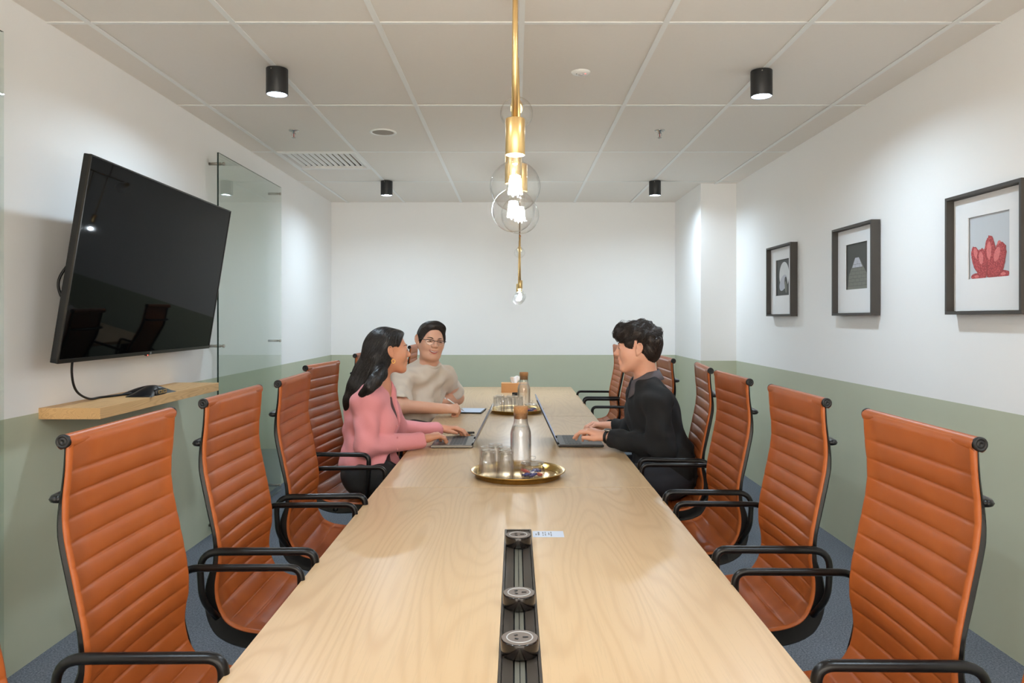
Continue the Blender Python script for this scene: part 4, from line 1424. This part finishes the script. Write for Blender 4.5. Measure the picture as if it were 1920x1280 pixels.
def hand(F, wr, f, n, side, curl=(20, 35, 20), spread=5, s=1.0, thumb=0.0, curls=None):
    """wr wrist, f finger direction, n back of the hand; side +1 = thumb to the left of f seen from above"""
    f = unit(f); n = unit(n - f * np.dot(n, f)); l = np.cross(n, f) * side
    T = lambda x, y, z: V3(wr) + (f * x + l * y + n * z) * s
    F.cap(T(-.015, 0, 0), T(.02, 0, 0), .024 * s, .026 * s, .015, flat=(n, .80))
    mcp = [(.088, .028, .002), (.094, .008, .005), (.088, -.012, .003), (.078, -.030, -.002)]
    for x, y, z in mcp:
        F.cap(T(.02, y * .55, -.001), T(x, y, z), .0145 * s, .0105 * s, .014 * s)
    ln = [(.040, .024, .020), (.045, .028, .021), (.041, .026, .020), (.032, .020, .018)]
    for q in range(4):
        x, y, z = mcp[q]
        sp = math.radians(spread * (1.5 - q))
        d0 = np.array([math.cos(sp), math.sin(sp), 0])
        cu = curl if curls is None else curls[q]
        a = 0.0; p = np.array([x, y, z]); r = [.0098, .0088, .0082, .0070]
        for j in range(3):
            a += math.radians(cu[j])
            d = np.array([d0[0] * math.cos(a), d0[1] * math.cos(a), -math.sin(a)])
            p2 = p + d * ln[q][j]
            F.cap(T(*p), T(*p2), r[j] * s, r[j+1] * s, .0045 * s)
            p = p2
    tb = [(.020, .020, -.006), (.048, .040 - .012 * thumb, -.014 - .012 * thumb), (.074, .050 - .022 * thumb, -.018 - .018 * thumb), (.096, .053 - .030 * thumb, -.024 - .020 * thumb)]
    F.chain([T(*q) for q in tb], [.016 * s, .0125 * s, .0098 * s, .0082 * s], .008 * s)
    return T

def torso(F, J, infl=0.0, k=.05, lat=1.0, belly=0.0, trap=.044):
    up = unit(J['chest'] - J['pelvis']); la = unit(J['sl'] - J['sr']); fw = unit(np.cross(la, up)); la = np.cross(up, fw)
    R = np.stack([fw, la, up], 1)
    F.ell(J['pelvis'], np.array([.115, .165 * lat, .115]) + infl, R, k)
    mid = (J['pelvis'] * .55 + J['chest'] * .45) + fw * belly * .5
    F.ell(mid, np.array([.105 + belly, .135 * lat + belly * .6, .15]) + infl, R, k)
    F.ell(J['chest'], np.array([.112, .158 * lat, .17]) + infl, R, k)
    sh = (J['sl'] + J['sr']) / 2
    F.cap(J['sl'], J['sr'], .050 + infl, .050 + infl, k, flat=(fw, 1.1))
    F.cap(J['neck'], J['sl'] * .75 + J['neck'] * .25, .050 + infl * .6, trap + infl, k)
    F.cap(J['neck'], J['sr'] * .75 + J['neck'] * .25, .050 + infl * .6, trap + infl, k)
    return R
def arm(F, sh, el, wr, infl=0.0, t1=1.0, k=.03, s=1.0, drape=0.0):
    a, e, w = V3(sh), V3(el), V3(wr)
    F.cap(a, e, (.050 * s + infl), (.040 * s + infl + drape), k)
    if t1 > 0:
        F.cap(e, e + (w - e) * t1, (.040 * s + infl), ((.040 + (.0265 - .040) * t1) * s + infl), k * .8)
def legs(F, J, infl=0.0, k=.03, s=1.0, foot=True):
    for q in ('l', 'r'):
        F.cap(J['hip' + q], J['knee' + q], .078 * s + infl, .056 * s + infl, k)
        F.cap(J['knee' + q], J['ank' + q], .055 * s + infl, .037 * s + infl, k)
        if foot:
            an = J['ank' + q]; d = unit(np.append((J['knee' + q] - J['hip' + q])[:2], 0))
            F.cap(an + np.array([0, 0, -.03]) - d * .03, an + d * .13 + np.array([0, 0, -.055]), .036, .030, .03)
def strands(F, N, steps, step, flow, mat, name, root, base, lift=.0015, r0=.0021, seed=3, keep=None, wig=0.0, wf=60, stray=0.0):
    """locks traced over the hair volume along its surface"""
    vs = F.vs
    r = np.random.default_rng(seed)
    idx = r.choice(len(vs), N * 3)
    p = vs[idx]
    if keep is not None:
        p = p[keep(p)]
    p = p[:N].copy(); N = len(p)
    path = [p.copy()]
    eps = .002
    ph = r.uniform(0, 6.28, N)
    lf = lift * (1 + stray * r.uniform(0, 1, N) ** 3)
    for it in range(steps):
        g = np.stack([F.ev(p + np.eye(3)[a] * eps) - F.ev(p - np.eye(3)[a] * eps) for a in range(3)], 1)
        g /= np.linalg.norm(g, axis=1, keepdims=True) + 1e-9
        v = flow(p)
        v = v - g * np.sum(v * g, 1, keepdims=True)
        v /= np.linalg.norm(v, axis=1, keepdims=True) + 1e-9
        sd = np.cross(g, v)
        if wig:
            v = v + sd * (wig * np.sin(ph + it * step * wf))[:, None]
        p = p + v * step
        d = F.ev(p)
        p = p - g * (d - lf * min(1, it / 4))[:, None]
        path.append(p.copy())
    path = np.stack(path, 1)                       # N, S, 3
    S = path.shape[1]
    t = np.gradient(path, axis=1); t /= np.linalg.norm(t, axis=2, keepdims=True) + 1e-9
    ref = np.array([.31, .52, .79]); a = np.cross(t, ref); a /= np.linalg.norm(a, axis=2, keepdims=True) + 1e-9
    b = np.cross(t, a)
    rad = r0 * r.uniform(.6, 1.3, N)[:, None] * np.clip(np.minimum(1.0, np.linspace(1, 0, S) * 2.2 + .12) * np.minimum(1, np.linspace(0, 1, S) * 5 + .25), .1, 1)[None, :]
    ring = []
    for k in range(3):
        an = 2 * PI / 3 * k
        ring.append(path + rad[..., None] * (a * math.cos(an) + b * math.sin(an)))
    V = np.stack(ring, 2).reshape(-1, 3)           # N,S,3
    base_i = (np.arange(N)[:, None, None] * S + np.arange(S - 1)[None, :, None]) * 3
    kk = np.arange(3)[None, None, :]; k2 = (kk + 1) % 3
    q = np.stack(np.broadcast_arrays(base_i + kk, base_i + k2, base_i + 3 + k2, base_i + 3 + kk), -1).reshape(-1, 4)
    return np_obj(name, V - V3(base), q, mat, root)

def skin_mat(name, col, red):
    t = NT(name)
    co = t.coords()
    f = t.noise(co, 14, 3)
    t.l(t.mix(t.math('MULTIPLY', f, .6), col, red), t.b.inputs['Base Color'])
    t.set(Roughness=.48)
    t.b.inputs['Subsurface Weight'].default_value = .12
    t.b.inputs['Subsurface Radius'].default_value = (.012, .005, .003)
    t.b.inputs['Subsurface Scale'].default_value = 1.0
    return t.m
M_eyewhite = plain('eye_white', L(225, 218, 212), .3, var=.02)
M_iris = plain('iris_brown', L(32, 22, 18), .15, var=.05)
M_lash = plain('eyelash', L(28, 20, 18), .6, var=.05)
M_teeth = plain('teeth', L(236, 230, 220), .3, var=.02)
M_mouth = plain('mouth_inside', L(140, 60, 56), .5, var=.05)
def hair_mat(name, c0, c1, rough=.34):
    t = NT(name)
    f = t.noise(t.coords((60, 60, 6)), 4, 3)
    t.l(t.mix(f, c0, c1), t.b.inputs['Base Color'])
    t.set(Roughness=rough)
    return t.m
M_hair = hair_mat('black_hair', L(17, 14, 13), L(42, 35, 31), .42)
M_hair2 = hair_mat('dark_brown_hair', L(26, 20, 17), L(54, 42, 35), .5)
def knit(name, c0, c1, scale=420, sheen=.1):
    t = NT(name)
    co = t.coords()
    g = t.noise(co, scale, 3, .7); f = t.noise(co, 7, 3)
    t.l(t.mix(t.math('MULTIPLY', t.math('ADD', g, f), .5), c0, c1), t.b.inputs['Base Color'])
    t.set(Roughness=.9)
    t.b.inputs['Sheen Weight'].default_value = sheen
    t.bump(g, .35, .0015)
    return t.m
def person(label, base, F, mat):
    o = F.build('person', mat, None, base)
    o.location = base
    return tag(o, label, 'person')
def front_of(J):
    up = unit(J['chest'] - J['pelvis']); la = unit(J['sl'] - J['sr'])
    return unit(np.cross(la, up))
def ring_tube(mb, c, axis, r1, r2, m, fw, n=28, rad=.002, a0=0, a1=2 * PI):
    ax = unit(axis); f = unit(np.asarray(fw) - ax * np.dot(fw, ax)); s = np.cross(ax, f)
    full = abs(a1 - a0 - 2 * PI) < 1e-6
    pts = [V3(c) + f * r1 * math.cos(a) + s * r2 * math.sin(a) for a in np.linspace(a0, a1, n + (0 if not full else 1))]
    if full: pts = pts[:-1]
    mb.tube([Vector(p) for p in pts], rad, m, 8, closed=full)
HB = .0036   # body voxel

# ---------------------------------------------------------------- woman in pink
S_w = skin_mat('skin_tan', L(206, 150, 116), L(196, 120, 92))
baseW = Vector((-.74, 3.58, 0.0))
J = dict(pelvis=V3((-.705, 3.56, .655)), chest=V3((-.697, 3.61, .905)), neck=V3((-.668, 3.62, 1.045)), sl=V3((-.672, 3.765, .992)), sr=V3((-.690, 3.475, .985)),
         el=V3((-.610, 3.88, .800)), er=V3((-.690, 3.425, .790)), wl=V3((-.405, 3.985, .792)), wr=V3((-.450, 3.685, .785)),
         hipl=V3((-.70, 3.65, .635)), hipr=V3((-.70, 3.47, .635)), kneel=V3((-.31, 3.68, .615)), kneer=V3((-.31, 3.44, .615)), ankl=V3((-.34, 3.68, .09)), ankr=V3((-.36, 3.44, .09)))
hd = Head((-.612, 3.625, 1.220), (math.cos(.42), math.sin(.42), .03), (-.05, 0, 1), .90)
F = Field(HB)
hd.skin(F, jaw=.90, cheek=.95)
F.cap(hd(-.030, 0, -.045), J['neck'], .043, .047, .03)
torso(F, J, -.012, .05, .84)
for a, e, w in (('sl', 'el', 'wl'), ('sr', 'er', 'wr')):
    arm(F, J[a], J[e], J[w], -.006, 1.0, .03, .86)
hand(F, J['wr'], (.70, .66, .12), (0, 0, 1), 1, (34, 32, 18), 6, .95)
hand(F, J['wl'], (.97, .12, .0), (0, 0.1, 1), -1, (22, 26, 14), 7, .95)
legs(F, J, -.008, .03, .92)
W = person('woman in a pink cardigan with long black hair, typing on the grey laptop', baseW, F, S_w)
M_brow = plain('eyebrow_dark', L(40, 28, 24), .7, var=.1)
hd.features(F, W, baseW, M_brow, plain('lips_rose', L(186, 92, 88), .4, var=.05), .0055, True, False, .030, (-1, 1), .85, 1.05)
headF_w = F
# clothing
fw = front_of(J)
T = Field(.0045)
torso(T, J, -.005, .05, .84); 
T.cap(J['chest'] + fw * .06 + np.array([0, .05, -.02]), J['chest'] + fw * .06 + np.array([0, -.05, -.02]), .054, .054, .05)
T.plane((0, 0, .60), (0, 0, -1)); T.ell(J['neck'] + fw * .05 + np.array([0, 0, .05]), (.07, .075, .095), None, .01, 's')
T.build('top', knit('dark_maroon_top', L(46, 18, 24), L(84, 26, 36)), W, baseW)
C = Field(.0040)
torso(C, J, .010, .05, .86)
C.cap(J['chest'] + fw * .06 + np.array([0, .06, -.02]), J['chest'] + fw * .06 + np.array([0, -.06, -.02]), .072, .072, .05)
C.cap(J['pelvis'] + np.array([.0, 0, .02]), J['pelvis'] + np.array([.05, 0, -.01]), .122, .122, .05)
C.cap(J['neck'] + fw * .085 + np.array([0, 0, .0]), J['pelvis'] + fw * .155 + np.array([0, 0, .05]), .034, .050, .008, 's')
C.cap(J['neck'] + np.array([.01, 0, -.005]), J['neck'] + np.array([.03, 0, .12]), .060, .062, .008, 's')
C.cap(J['pelvis'] + fw * .185 + np.array([0, -.02, .12]), J['pelvis'] + fw * .12 + np.array([0, -.05, -.06]), .05, .11, .008, 's')
for a, e, w in (('sl', 'el', 'wl'), ('sr', 'er', 'wr')):
    arm(C, J[a], J[e], J[w], .015, .93, .016, .9, .006)
    d = unit(J[w] - J[e])
    C.cap(J[w] - d * .055, J[w] - d * .025, .034, .033, .012)
    C.cap(J[w] + d * .018, J[w] + d * .12, .045, .045, .004, 's')
C.plane((-.70, 3.5, .625), (-.38, 0, -1))
wv = wavy(.011, (24, 42), 5); wv2 = wavy(.006, (70,), 9)
C.disp = lambda p: wv(p) + wv2(p)
M_pink = knit('pink_wool', L(206, 120, 126), L(232, 160, 162))
cg = C.build('cardigan', M_pink, W, baseW)
tag(cg, 'soft pink knitted cardigan')
for t_ in (.34, .50, .66, .82):
    p = (J['neck'] + fw * .105) * (1 - t_) + (J['pelvis'] + fw * .15 + np.array([0, 0, .05])) * t_ + np.array([0, -.050, 0]) - V3(baseW)
    MB().cyl(p, p + fw * .004, .006, M_pink, 10, .001).build('button', W)
G = Field(.0055)
legs(G, J, .008, .03, .92, False); G.ell(J['pelvis'] + np.array([0, 0, -.01]), (.125, .155, .105), None, .05)
G.build('trousers', plain('black_trousers', L(22, 21, 22), .85, var=.1, vscale=60), W, baseW)
# earring
mb = MB(); ring_tube(mb, hd(-.002, -.084, -.050) - V3(baseW), hd.dirn(.25, 1, 0), .0095, .0085, plain('gold', L(226, 178, 96), .2, 1.0, var=.03), (0, 0, 1), 18, .0016)
tag(mb.build('earring', W), 'thin gold hoop earring')
# hair
Hh = Field(.0032)
s = hd.s
Hh.ell(hd(-.020, 0, .038), np.array([.110, .088, .094]) * s, hd.R, .02)
Hh.ell(hd(.036, 0, .078), np.array([.052, .060, .038]) * s, hd.R, .02)
Hh.ell(hd(-.060, 0, -.02), np.array([.070, .080, .085]) * s, hd.R, .03)
Hh.plane(hd(.074, 0, .088), hd.dirn(.86, 0, -.51), .006)
for g in (-1, 1):
    Hh.ell(hd(.016, g * .088, -.012), np.array([.038, .040, .048]) * s, hd.R, .008, 's')
Hh.ell(hd(.055, 0, -.07), np.array([.085, .085, .105]) * s, hd.R, .010, 's')
Hh.chain([hd(-.075, -.015, -.03), P(692, 700, 3.60), P(676, 728, 3.58), P(664, 752, 3.57), P(655, 776, 3.565)], [.066, .068, .058, .042, .014], .03, flat=((0, 1, 0), 1.15))
Hh.chain([hd(-.055, -.055, -.05), P(712, 700, 3.50), P(703, 714, 3.45), P(692, 726, 3.425), P(680, 737, 3.43), P(668, 746, 3.47)], [.030, .030, .026, .020, .013, .006], .02)
wv3 = wavy(.006, (30, 55), 12)
def streak(p):
    ang = p[:, 0] * 210 + p[:, 1] * 190 + p[:, 2] * 26 + 3 * np.sin(p[:, 2] * 24)
    return .0016 * np.sin(ang) + .0011 * np.sin(ang * 1.9 + 4 * np.sin(p[:, 2] * 31))
Hh.disp = wv3
tag(Hh.build('hair', M_hair, W, baseW, 1), 'long wavy black hair')
back = -hd.R[:, 0]
Hh.disp = wv3
strands(Hh, 2400, 20, .011, lambda p: np.tile(np.array([-.28, -.05, -1.0]), (len(p), 1)) + back * .25, M_hair, 'hair_strands', W, baseW, .0008, .0010, 3, None, .22, 42, 3.0)

# ---------------------------------------------------------------- man in black
S_m = skin_mat('skin_light', L(222, 172, 146), L(206, 132, 104))
baseM = Vector((.74, 3.56, 0.0))
J = dict(pelvis=V3((.722, 3.54, .655)), chest=V3((.668, 3.60, .905)), neck=V3((.640, 3.62, 1.065)), sl=V3((.655, 3.440, .985)), sr=V3((.630, 3.795, .990)),
         el=V3((.672, 3.395, .790)), er=V3((.62, 3.90, .800)), wl=V3((.446, 3.645, .802)), wr=V3((.515, 4.03, .800)),
         hipl=V3((.70, 3.44, .64)), hipr=V3((.70, 3.64, .64)), kneel=V3((.30, 3.42, .615)), kneer=V3((.30, 3.68, .615)), ankl=V3((.36, 3.42, .09)), ankr=V3((.34, 3.68, .09)))
hm = Head((.590, 3.605, 1.234), (-math.cos(.22), math.sin(.22), -.02), (.03, 0, 1), .95, .98)
F = Field(HB)
hm.skin(F, jaw=1.0, cheek=1.0)
F.cap(hm(-.032, 0, -.045), J['neck'] + np.array([0, 0, .01]), .050, .056, .03)
torso(F, J, -.012, .05, 1.0, 0, .034)
for a, e, w in (('sl', 'el', 'wl'), ('sr', 'er', 'wr')):
    arm(F, J[a], J[e], J[w], -.004, 1.0, .03, 1.0)
hand(F, J['wl'], (-.86, .50, .26), (0.05, -.18, 1), 1, None, 8, 1.02, 0, [(22, 26, 16), (30, 34, 20), (40, 36, 22), (46, 38, 24)])
hand(F, J['wr'], (-.97, .10, .10), (0.0, .1, 1), -1, (34, 36, 20), 8, 1.0, .2)
legs(F, J, -.006, .03, 1.0)
Mn = person('man in a black sweater with curly black hair, typing on the black laptop', baseM, F, S_m)
hm.features(F, Mn, baseM, M_brow, plain('lips_pink', L(196, 116, 104), .4, var=.05), .004)
fw = front_of(J)
C = Field(.0042)
torso(C, J, .010, .05, 1.02, 0, .034)
C.cap(J['pelvis'] + np.array([.01, 0, .03]), J['pelvis'] + np.array([-.03, 0, 0]), .142, .140, .05)
for a, e, w in (('sl', 'el', 'wl'), ('sr', 'er', 'wr')):
    arm(C, J[a], J[e], J[w], .016, .86, .018, 1.0, .006)
    d = unit(J[w] - J[e])
    C.cap(J[w] - d * .085, J[w] - d * .060, .042, .039, .012)
    C.cap(J[w] + d * .012, J[w] + d * .10, .055, .055, .004, 's')
C.cap(J['neck'] + np.array([0, 0, .0]) - fw * .002, J['neck'] + np.array([-.035, 0, .13]), .062, .066, .008, 's')
C.plane((.7, 3.5, .585), (0, 0, -1))
wa, wb = wavy(.013, (24, 42), 21), wavy(.008, (70,), 22)
C.disp = lambda p: wa(p) + wb(p)
M_blackcloth = knit('black_sweatshirt', L(11, 11, 12), L(24, 24, 25), 600, 0.0)
tag(C.build('sweater', M_blackcloth, Mn, baseM), 'black long-sleeved sweater')
# grey collar
mb = MB()
ax = unit(np.array([-.16, 0, 1.0])); f0 = unit(fw - ax * (fw @ ax)); s0 = np.cross(ax, f0)
vs, fs = [], []
n = 32
M_collar = plain('grey_collar', L(84, 77, 80), .85, var=.06, vscale=80, bump=.2, bscale=500)
cc = J['neck'] + np.array([-.004, 0, .022]) - V3(baseM)
for i in range(n + 1):
    a = math.radians(14) + (2 * PI - math.radians(28)) * i / n
    fr = max(0, math.cos(a))
    for t_, (rr, zz) in enumerate(((.066, .036), (.071, .038), (.082, .004), (.088 + .018 * fr, -.012 - .046 * fr ** 2))):
        dr = f0 * math.cos(a) * rr * 1.02 + s0 * math.sin(a) * rr
        vs.append(cc + dr + ax * (zz - .032 * fr * (1 if t_ < 2 else .6)) + f0 * .004)
for i in range(n):
    for t_ in range(3):
        fs.append((i*4+t_, i*4+t_+1, (i+1)*4+t_+1, (i+1)*4+t_))
mb.add([tuple(v) for v in vs], fs, M_collar, True)
co = tag(mb.build('collar', Mn), 'dark grey polo collar')
co.modifiers.new('thickness', 'SOLIDIFY').thickness = .004
G = Field(.0055)
legs(G, J, .010, .03, 1.0, False); G.ell(J['pelvis'] + np.array([0, 0, -.01]), (.135, .170, .11), None, .05)
G.build('trousers', knit('dark_denim', L(30, 32, 38), L(50, 52, 60), 500, 0.0), Mn, baseM)
# wrist watch
def watch(root, base, J, w, e, band, face_m, rim_m, off, r):
    d = unit(J[w] - J[e]); c = J[w] - d * off
    mb = MB()
    nrm = unit(np.array([0, 0, 1.0]) - d * d[2])
    for q in (-.006, -.002, .002, .006):
        ring_tube(mb, c + d * q - V3(base), d, r, r * .93, band, nrm, 24, .0026)
    wt = mb.build('wrist_watch', root)
    q0 = c + nrm * (r - .001) - V3(base)
    MB().cyl(Vector(q0), Vector(q0 + nrm * .009), .0195, rim_m, 28, .0015).build('case', wt)
    MB().cyl(Vector(q0 + nrm * .009), Vector(q0 + nrm * .0098), .0165, face_m, 28).build('dial', wt)
    return wt
watch(Mn, baseM, J, 'wl', 'el', M_blackmatte, M_blackmatte, plain('watch_steel', L(150, 146, 140), .3, .9, var=.03), .010, .031)
# hair
Hh = Field(.0032); s = hm.s
Hh.ell(hm(-.018, 0, .052), np.array([.112, .086, .090]) * s, hm.R, .02)
Hh.ell(hm(.052, 0, .092), np.array([.058, .064, .040]) * s, hm.R, .03)
Hh.ell(hm(-.062, 0, .0), np.array([.058, .070, .075]) * s, hm.R, .03)
Hh.plane(hm(.080, 0, .036), hm.dirn(.75, 0, -.66), .008)
for g in (-1, 1):
    Hh.ell(hm(.002, g * .088, -.012), np.array([.027, .028, .036]) * s, hm.R, .006, 's')
Hh.ell(hm(.050, 0, -.085), np.array([.088, .10, .100]) * s, hm.R, .008, 's')
Hh.plane(hm(-.06, 0, -.088), hm.dirn(-.1, 0, -1), .01)
curl = wavy(.018, (70, 130), 31)
Hh.disp = lambda p: curl(p) * np.clip((((p - hm.c) @ hm.R[:, 2]) / s + .01) / .05, .12, 1)
tag(Hh.build('hair', M_hair2, Mn, baseM, 1), 'thick curly black hair')
strands(Hh, 1300, 9, .0065, lambda p: hm.R[:, 0] * .9 + np.array([0, 0, -.35]) + .8 * np.sin(p[:, [1, 2, 0]] * 90), M_hair2, 'hair_strands', Mn, baseM, .0014, .0010, 8,
        lambda p: ((p - hm.c) @ hm.R[:, 2]) / s > .045, .8, 150, 7.0)
strands(Hh, 1300, 9, .006, lambda p: -hm.R[:, 0] * .35 + np.array([0, 0, -1.0]) + .25 * np.sin(p[:, [1, 2, 0]] * 70), M_hair2, 'hair_strands', Mn, baseM, .0008, .0009, 9,
        lambda p: ((p - hm.c) @ hm.R[:, 2]) / s < .055, .25, 90, 1.5)

# ---------------------------------------------------------------- man in beige
S_b = skin_mat('skin_fair', L(224, 176, 148), L(212, 140, 112))
baseB = Vector((-.69, 4.85, 0.0))
J = dict(pelvis=V3((-.730, 4.93, .665)), chest=V3((-.645, 5.03, .885)), neck=V3((-.580, 5.00, 1.055)), sl=V3((-.470, 5.120, .978)), sr=V3((-.745, 4.875, .978)),
         el=V3((-.415, 5.32, .815)), er=V3((-.722, 4.68, .828)), wl=V3((-.500, 5.09, .812)), wr=V3((-.462, 4.82, .797)),
         hipl=V3((-.64, 4.93, .645)), hipr=V3((-.64, 4.72, .645)), kneel=V3((-.25, 5.00, .605)), kneer=V3((-.25, 4.68, .605)), ankl=V3((-.28, 5.02, .09)), ankr=V3((-.28, 4.66, .09)))
th = .40
hb = Head((-.560, 4.965, 1.230), (math.sin(th), -math.cos(th), -.06), (.13, 0, .99), 1.02, 1.06)
F = Field(HB)
hb.skin(F, jaw=1.16, cheek=1.16)
F.ell(hb(.030, 0, -.095), (.05, .062, .032), hb.R, .03)
F.cap(hb(-.022, 0, -.045), J['neck'] + np.array([0, 0, .0]), .060, .066, .03)
torso(F, J, -.010, .05, 1.05, .01)
for a, e, w in (('sl', 'el', 'wl'), ('sr', 'er', 'wr')):
    arm(F, J[a], J[e], J[w], .004, 1.0, .03, 1.08)
hand(F, J['wr'], (.93, .34, -.02), (.15, -.62, .78), 1, None, 2, 1.04, .9, [(58, 60, 30), (66, 74, 40), (70, 80, 45), (72, 82, 46)])
hand(F, J['wl'], (-.80, -.55, -.05), (0, .25, .95), -1, (30, 35, 20), 3, 1.0, .4)
legs(F, J, 0, .03, 1.1)
Bm = person('smiling man in a beige t-shirt and dark-rimmed glasses, holding a white stylus', baseB, F, S_b)
hb.features(F, Bm, baseB, M_brow, plain('lips_coral', L(196, 108, 98), .4, var=.05), .0075, True, True, .026, (-1, 1), .6, 1.25)
fw = front_of(J)
C = Field(.0044)
torso(C, J, .018, .05, 1.08, .01)
C.cap(J['pelvis'] + np.array([0, 0, .04]), J['pelvis'] + np.array([0.05, 0.02, .03]), .17, .165, .05)
for a, e, w in (('sl', 'el', 'wl'), ('sr', 'er', 'wr')):
    e2 = J[a] + (J[e] - J[a]) * (.84 if a == 'sr' else .70)
    C.cap(J[a], e2, .062, .070, .045)
    d = unit(J[e] - J[a])
    C.cap(e2 + d * .075, e2 + d * .2, .085, .09, .004, 's')
C.cap(J['neck'] + np.array([0, 0, .030]) + fw * .006, J['neck'] + np.array([.02, -.02, .20]), .070, .080, .006, 's')
C.plane((-.7, 4.8, .60), (0, 0, -1))
wa2, wb2 = wavy(.018, (20, 36), 41), wavy(.013, (52, 80), 42)
C.disp = lambda p: wa2(p) + wb2(p)
M_beige = knit('beige_cotton', L(200, 184, 166), L(220, 206, 190), 700)
tag(C.build('t_shirt', M_beige, Bm, baseB), 'loose beige short-sleeved t-shirt')
mb = MB()
n0 = J['neck'] + np.array([0, 0, .030]) + fw * .006; n1 = J['neck'] + np.array([.02, -.02, .20]); axn = unit(n1 - n0)
fx = unit(fw - axn * (fw @ axn)); sx_ = np.cross(axn, fx)
pts = []
for k in range(40):
    a_ = 2 * PI * k / 40
    col = n0 + (fx * math.cos(a_) + sx_ * math.sin(a_)) * .075
    hs = np.arange(.10, -.09, -.003)
    dd = C.ev(np.array([col + axn * q for q in hs]))
    ins = np.nonzero(dd < 0)[0]
    pts.append(col + axn * (hs[ins[0]] if len(ins) else -.02) - V3(baseB))
pts = np.array(pts)
for _ in range(4):
    pts = .5 * pts + .25 * np.roll(pts, 1, 0) + .25 * np.roll(pts, -1, 0)
for q in (0.0, .007):
    mb.tube([Vector(p_ - axn * q + (fx * math.cos(2 * PI * i_ / 40) + sx_ * math.sin(2 * PI * i_ / 40)) * q * .8) for i_, p_ in enumerate(pts)], .0052, M_beige, 8, closed=True)
mb.build('neckband', Bm)
G = Field(.006)
legs(G, J, .010, .03, 1.1, False); G.ell(J['pelvis'] + np.array([0, 0, -.015]), (.145, .175, .11), None, .05)
G.build('trousers', plain('dark_brown_trousers', L(52, 44, 40), .85, var=.1, vscale=50), Bm, baseB)
M_white_pl = plain('white_watch', L(228, 228, 228), .35, var=.02)
watch(Bm, baseB, J, 'wl', 'el', M_white_pl, M_blackmatte, M_white_pl, .004, .034)
# hair
Hh = Field(.0034); s = hb.s
Rw = np.array([1, 1.06, 1])
Hh.ell(hb(-.018, 0, .046), np.array([.106, .083, .083]) * Rw * s, hb.R, .02)
Hh.ell(hb(.030, .012, .094), np.array([.052, .060, .034]) * s, hb.R, .03)
for g in (-1, 1):
    Hh.ell(hb(-.005, g * .062, .012), np.array([.052, .026, .046]) * s, hb.R, .02)
Hh.plane(hb(.068, 0, .072), hb.dirn(.97, 0, -.25), .006)
Hh.ell(hb(.085, 0, .020), np.array([.075, .060, .062]) * Rw * s, hb.R, .008, 's')
for g in (-1, 1):
    Hh.ell(hb(-.008, g * .094, -.010), np.array([.026, .034, .036]) * s, hb.R, .006, 's')
Hh.ell(hb(.045, 0, -.085), np.array([.095, .12, .085]) * s, hb.R, .008, 's')
Hh.plane(hb(-.06, 0, -.06), hb.dirn(0, 0, -1), .01)
wq = wavy(.004, (60, 110), 51)
Hh.disp = wq
tag(Hh.build('hair', M_hair2, Bm, baseB, 1), 'short dark hair swept sideways')
strands(Hh, 1100, 10, .006, lambda p: hb.R[:, 1] * .9 - hb.R[:, 0] * .3 + np.array([0, 0, -.3]) + 0 * p, M_hair2, 'hair_strands', Bm, baseB, .0010, .0009, 13, lambda p: ((p - hb.c) @ hb.R[:, 2]) / s > .02)
# glasses
mb = MB(); M_specs = plain('spectacle_black', L(36, 28, 26), .3, var=.04)
loc = lambda x, y, z: Vector(hb(x, y, z) - V3(baseB))
xg = .103
for g in (-1, 1):
    out = [loc(xg - .012 * (abs(y) / .06) ** 2, g * y, z) for y, z in ((.010, .010), (.020, .0135), (.035, .0145), (.050, .0125), (.060, .009))]
    mb.tube(catmull(out, 4), .0022, M_specs, 6)
    lo_ = [loc(xg - .012 * (abs(y) / .06) ** 2, g * y, z) for y, z in ((.060, .009), (.058, -.006), (.048, -.0165), (.032, -.0185), (.018, -.014), (.011, -.002), (.010, .010))]
    mb.tube(catmull(lo_, 4), .0008, M_steel, 5)
    mb.tube(catmull([loc(xg - .012, g * .060, .009), loc(xg - .022, g * .071, .010), loc(.04, g * .080, .010), loc(-.012, g * .082, .008), loc(-.028, g * .080, -.010)], 6), .0019, M_specs, 6)
mb.tube(catmull([loc(xg, -.010, .008), loc(xg + .003, 0, .0095), loc(xg, .010, .008)], 5), .0018, M_specs, 6)
gl = tag(mb.build('glasses', Bm), 'dark half-rim spectacles')
mb = MB()
for g in (-1, 1):
    o = [loc(xg - .0005 - .012 * (abs(y) / .06) ** 2, g * y, z) for y, z in ((.011, .010), (.035, .0140), (.059, .009), (.057, -.006), (.047, -.016), (.032, -.018), (.018, -.0135), (.012, -.002))]
    mb.add(o, [tuple(range(8))], M_clear)
mb.build('lenses', gl)
# stylus held over the tablet
a, b = Vector((-.338, 5.03, .752)), Vector((-.455, 4.995, .842))
dv = (b - a).normalized()
t = thing('stylus', 'white stylus pen in the hand of the man in beige', 'stylus', a)
mb = MB().tube([dv * .018, dv * .145, dv * .150], [.0043, .0043, .003], M_white_pl, 12); mb.build('barrel', t)
MB().tube([dv * .0, dv * .006, dv * .018], [.0008, .002, .0043], M_white_pl, 12).build('tip', t)
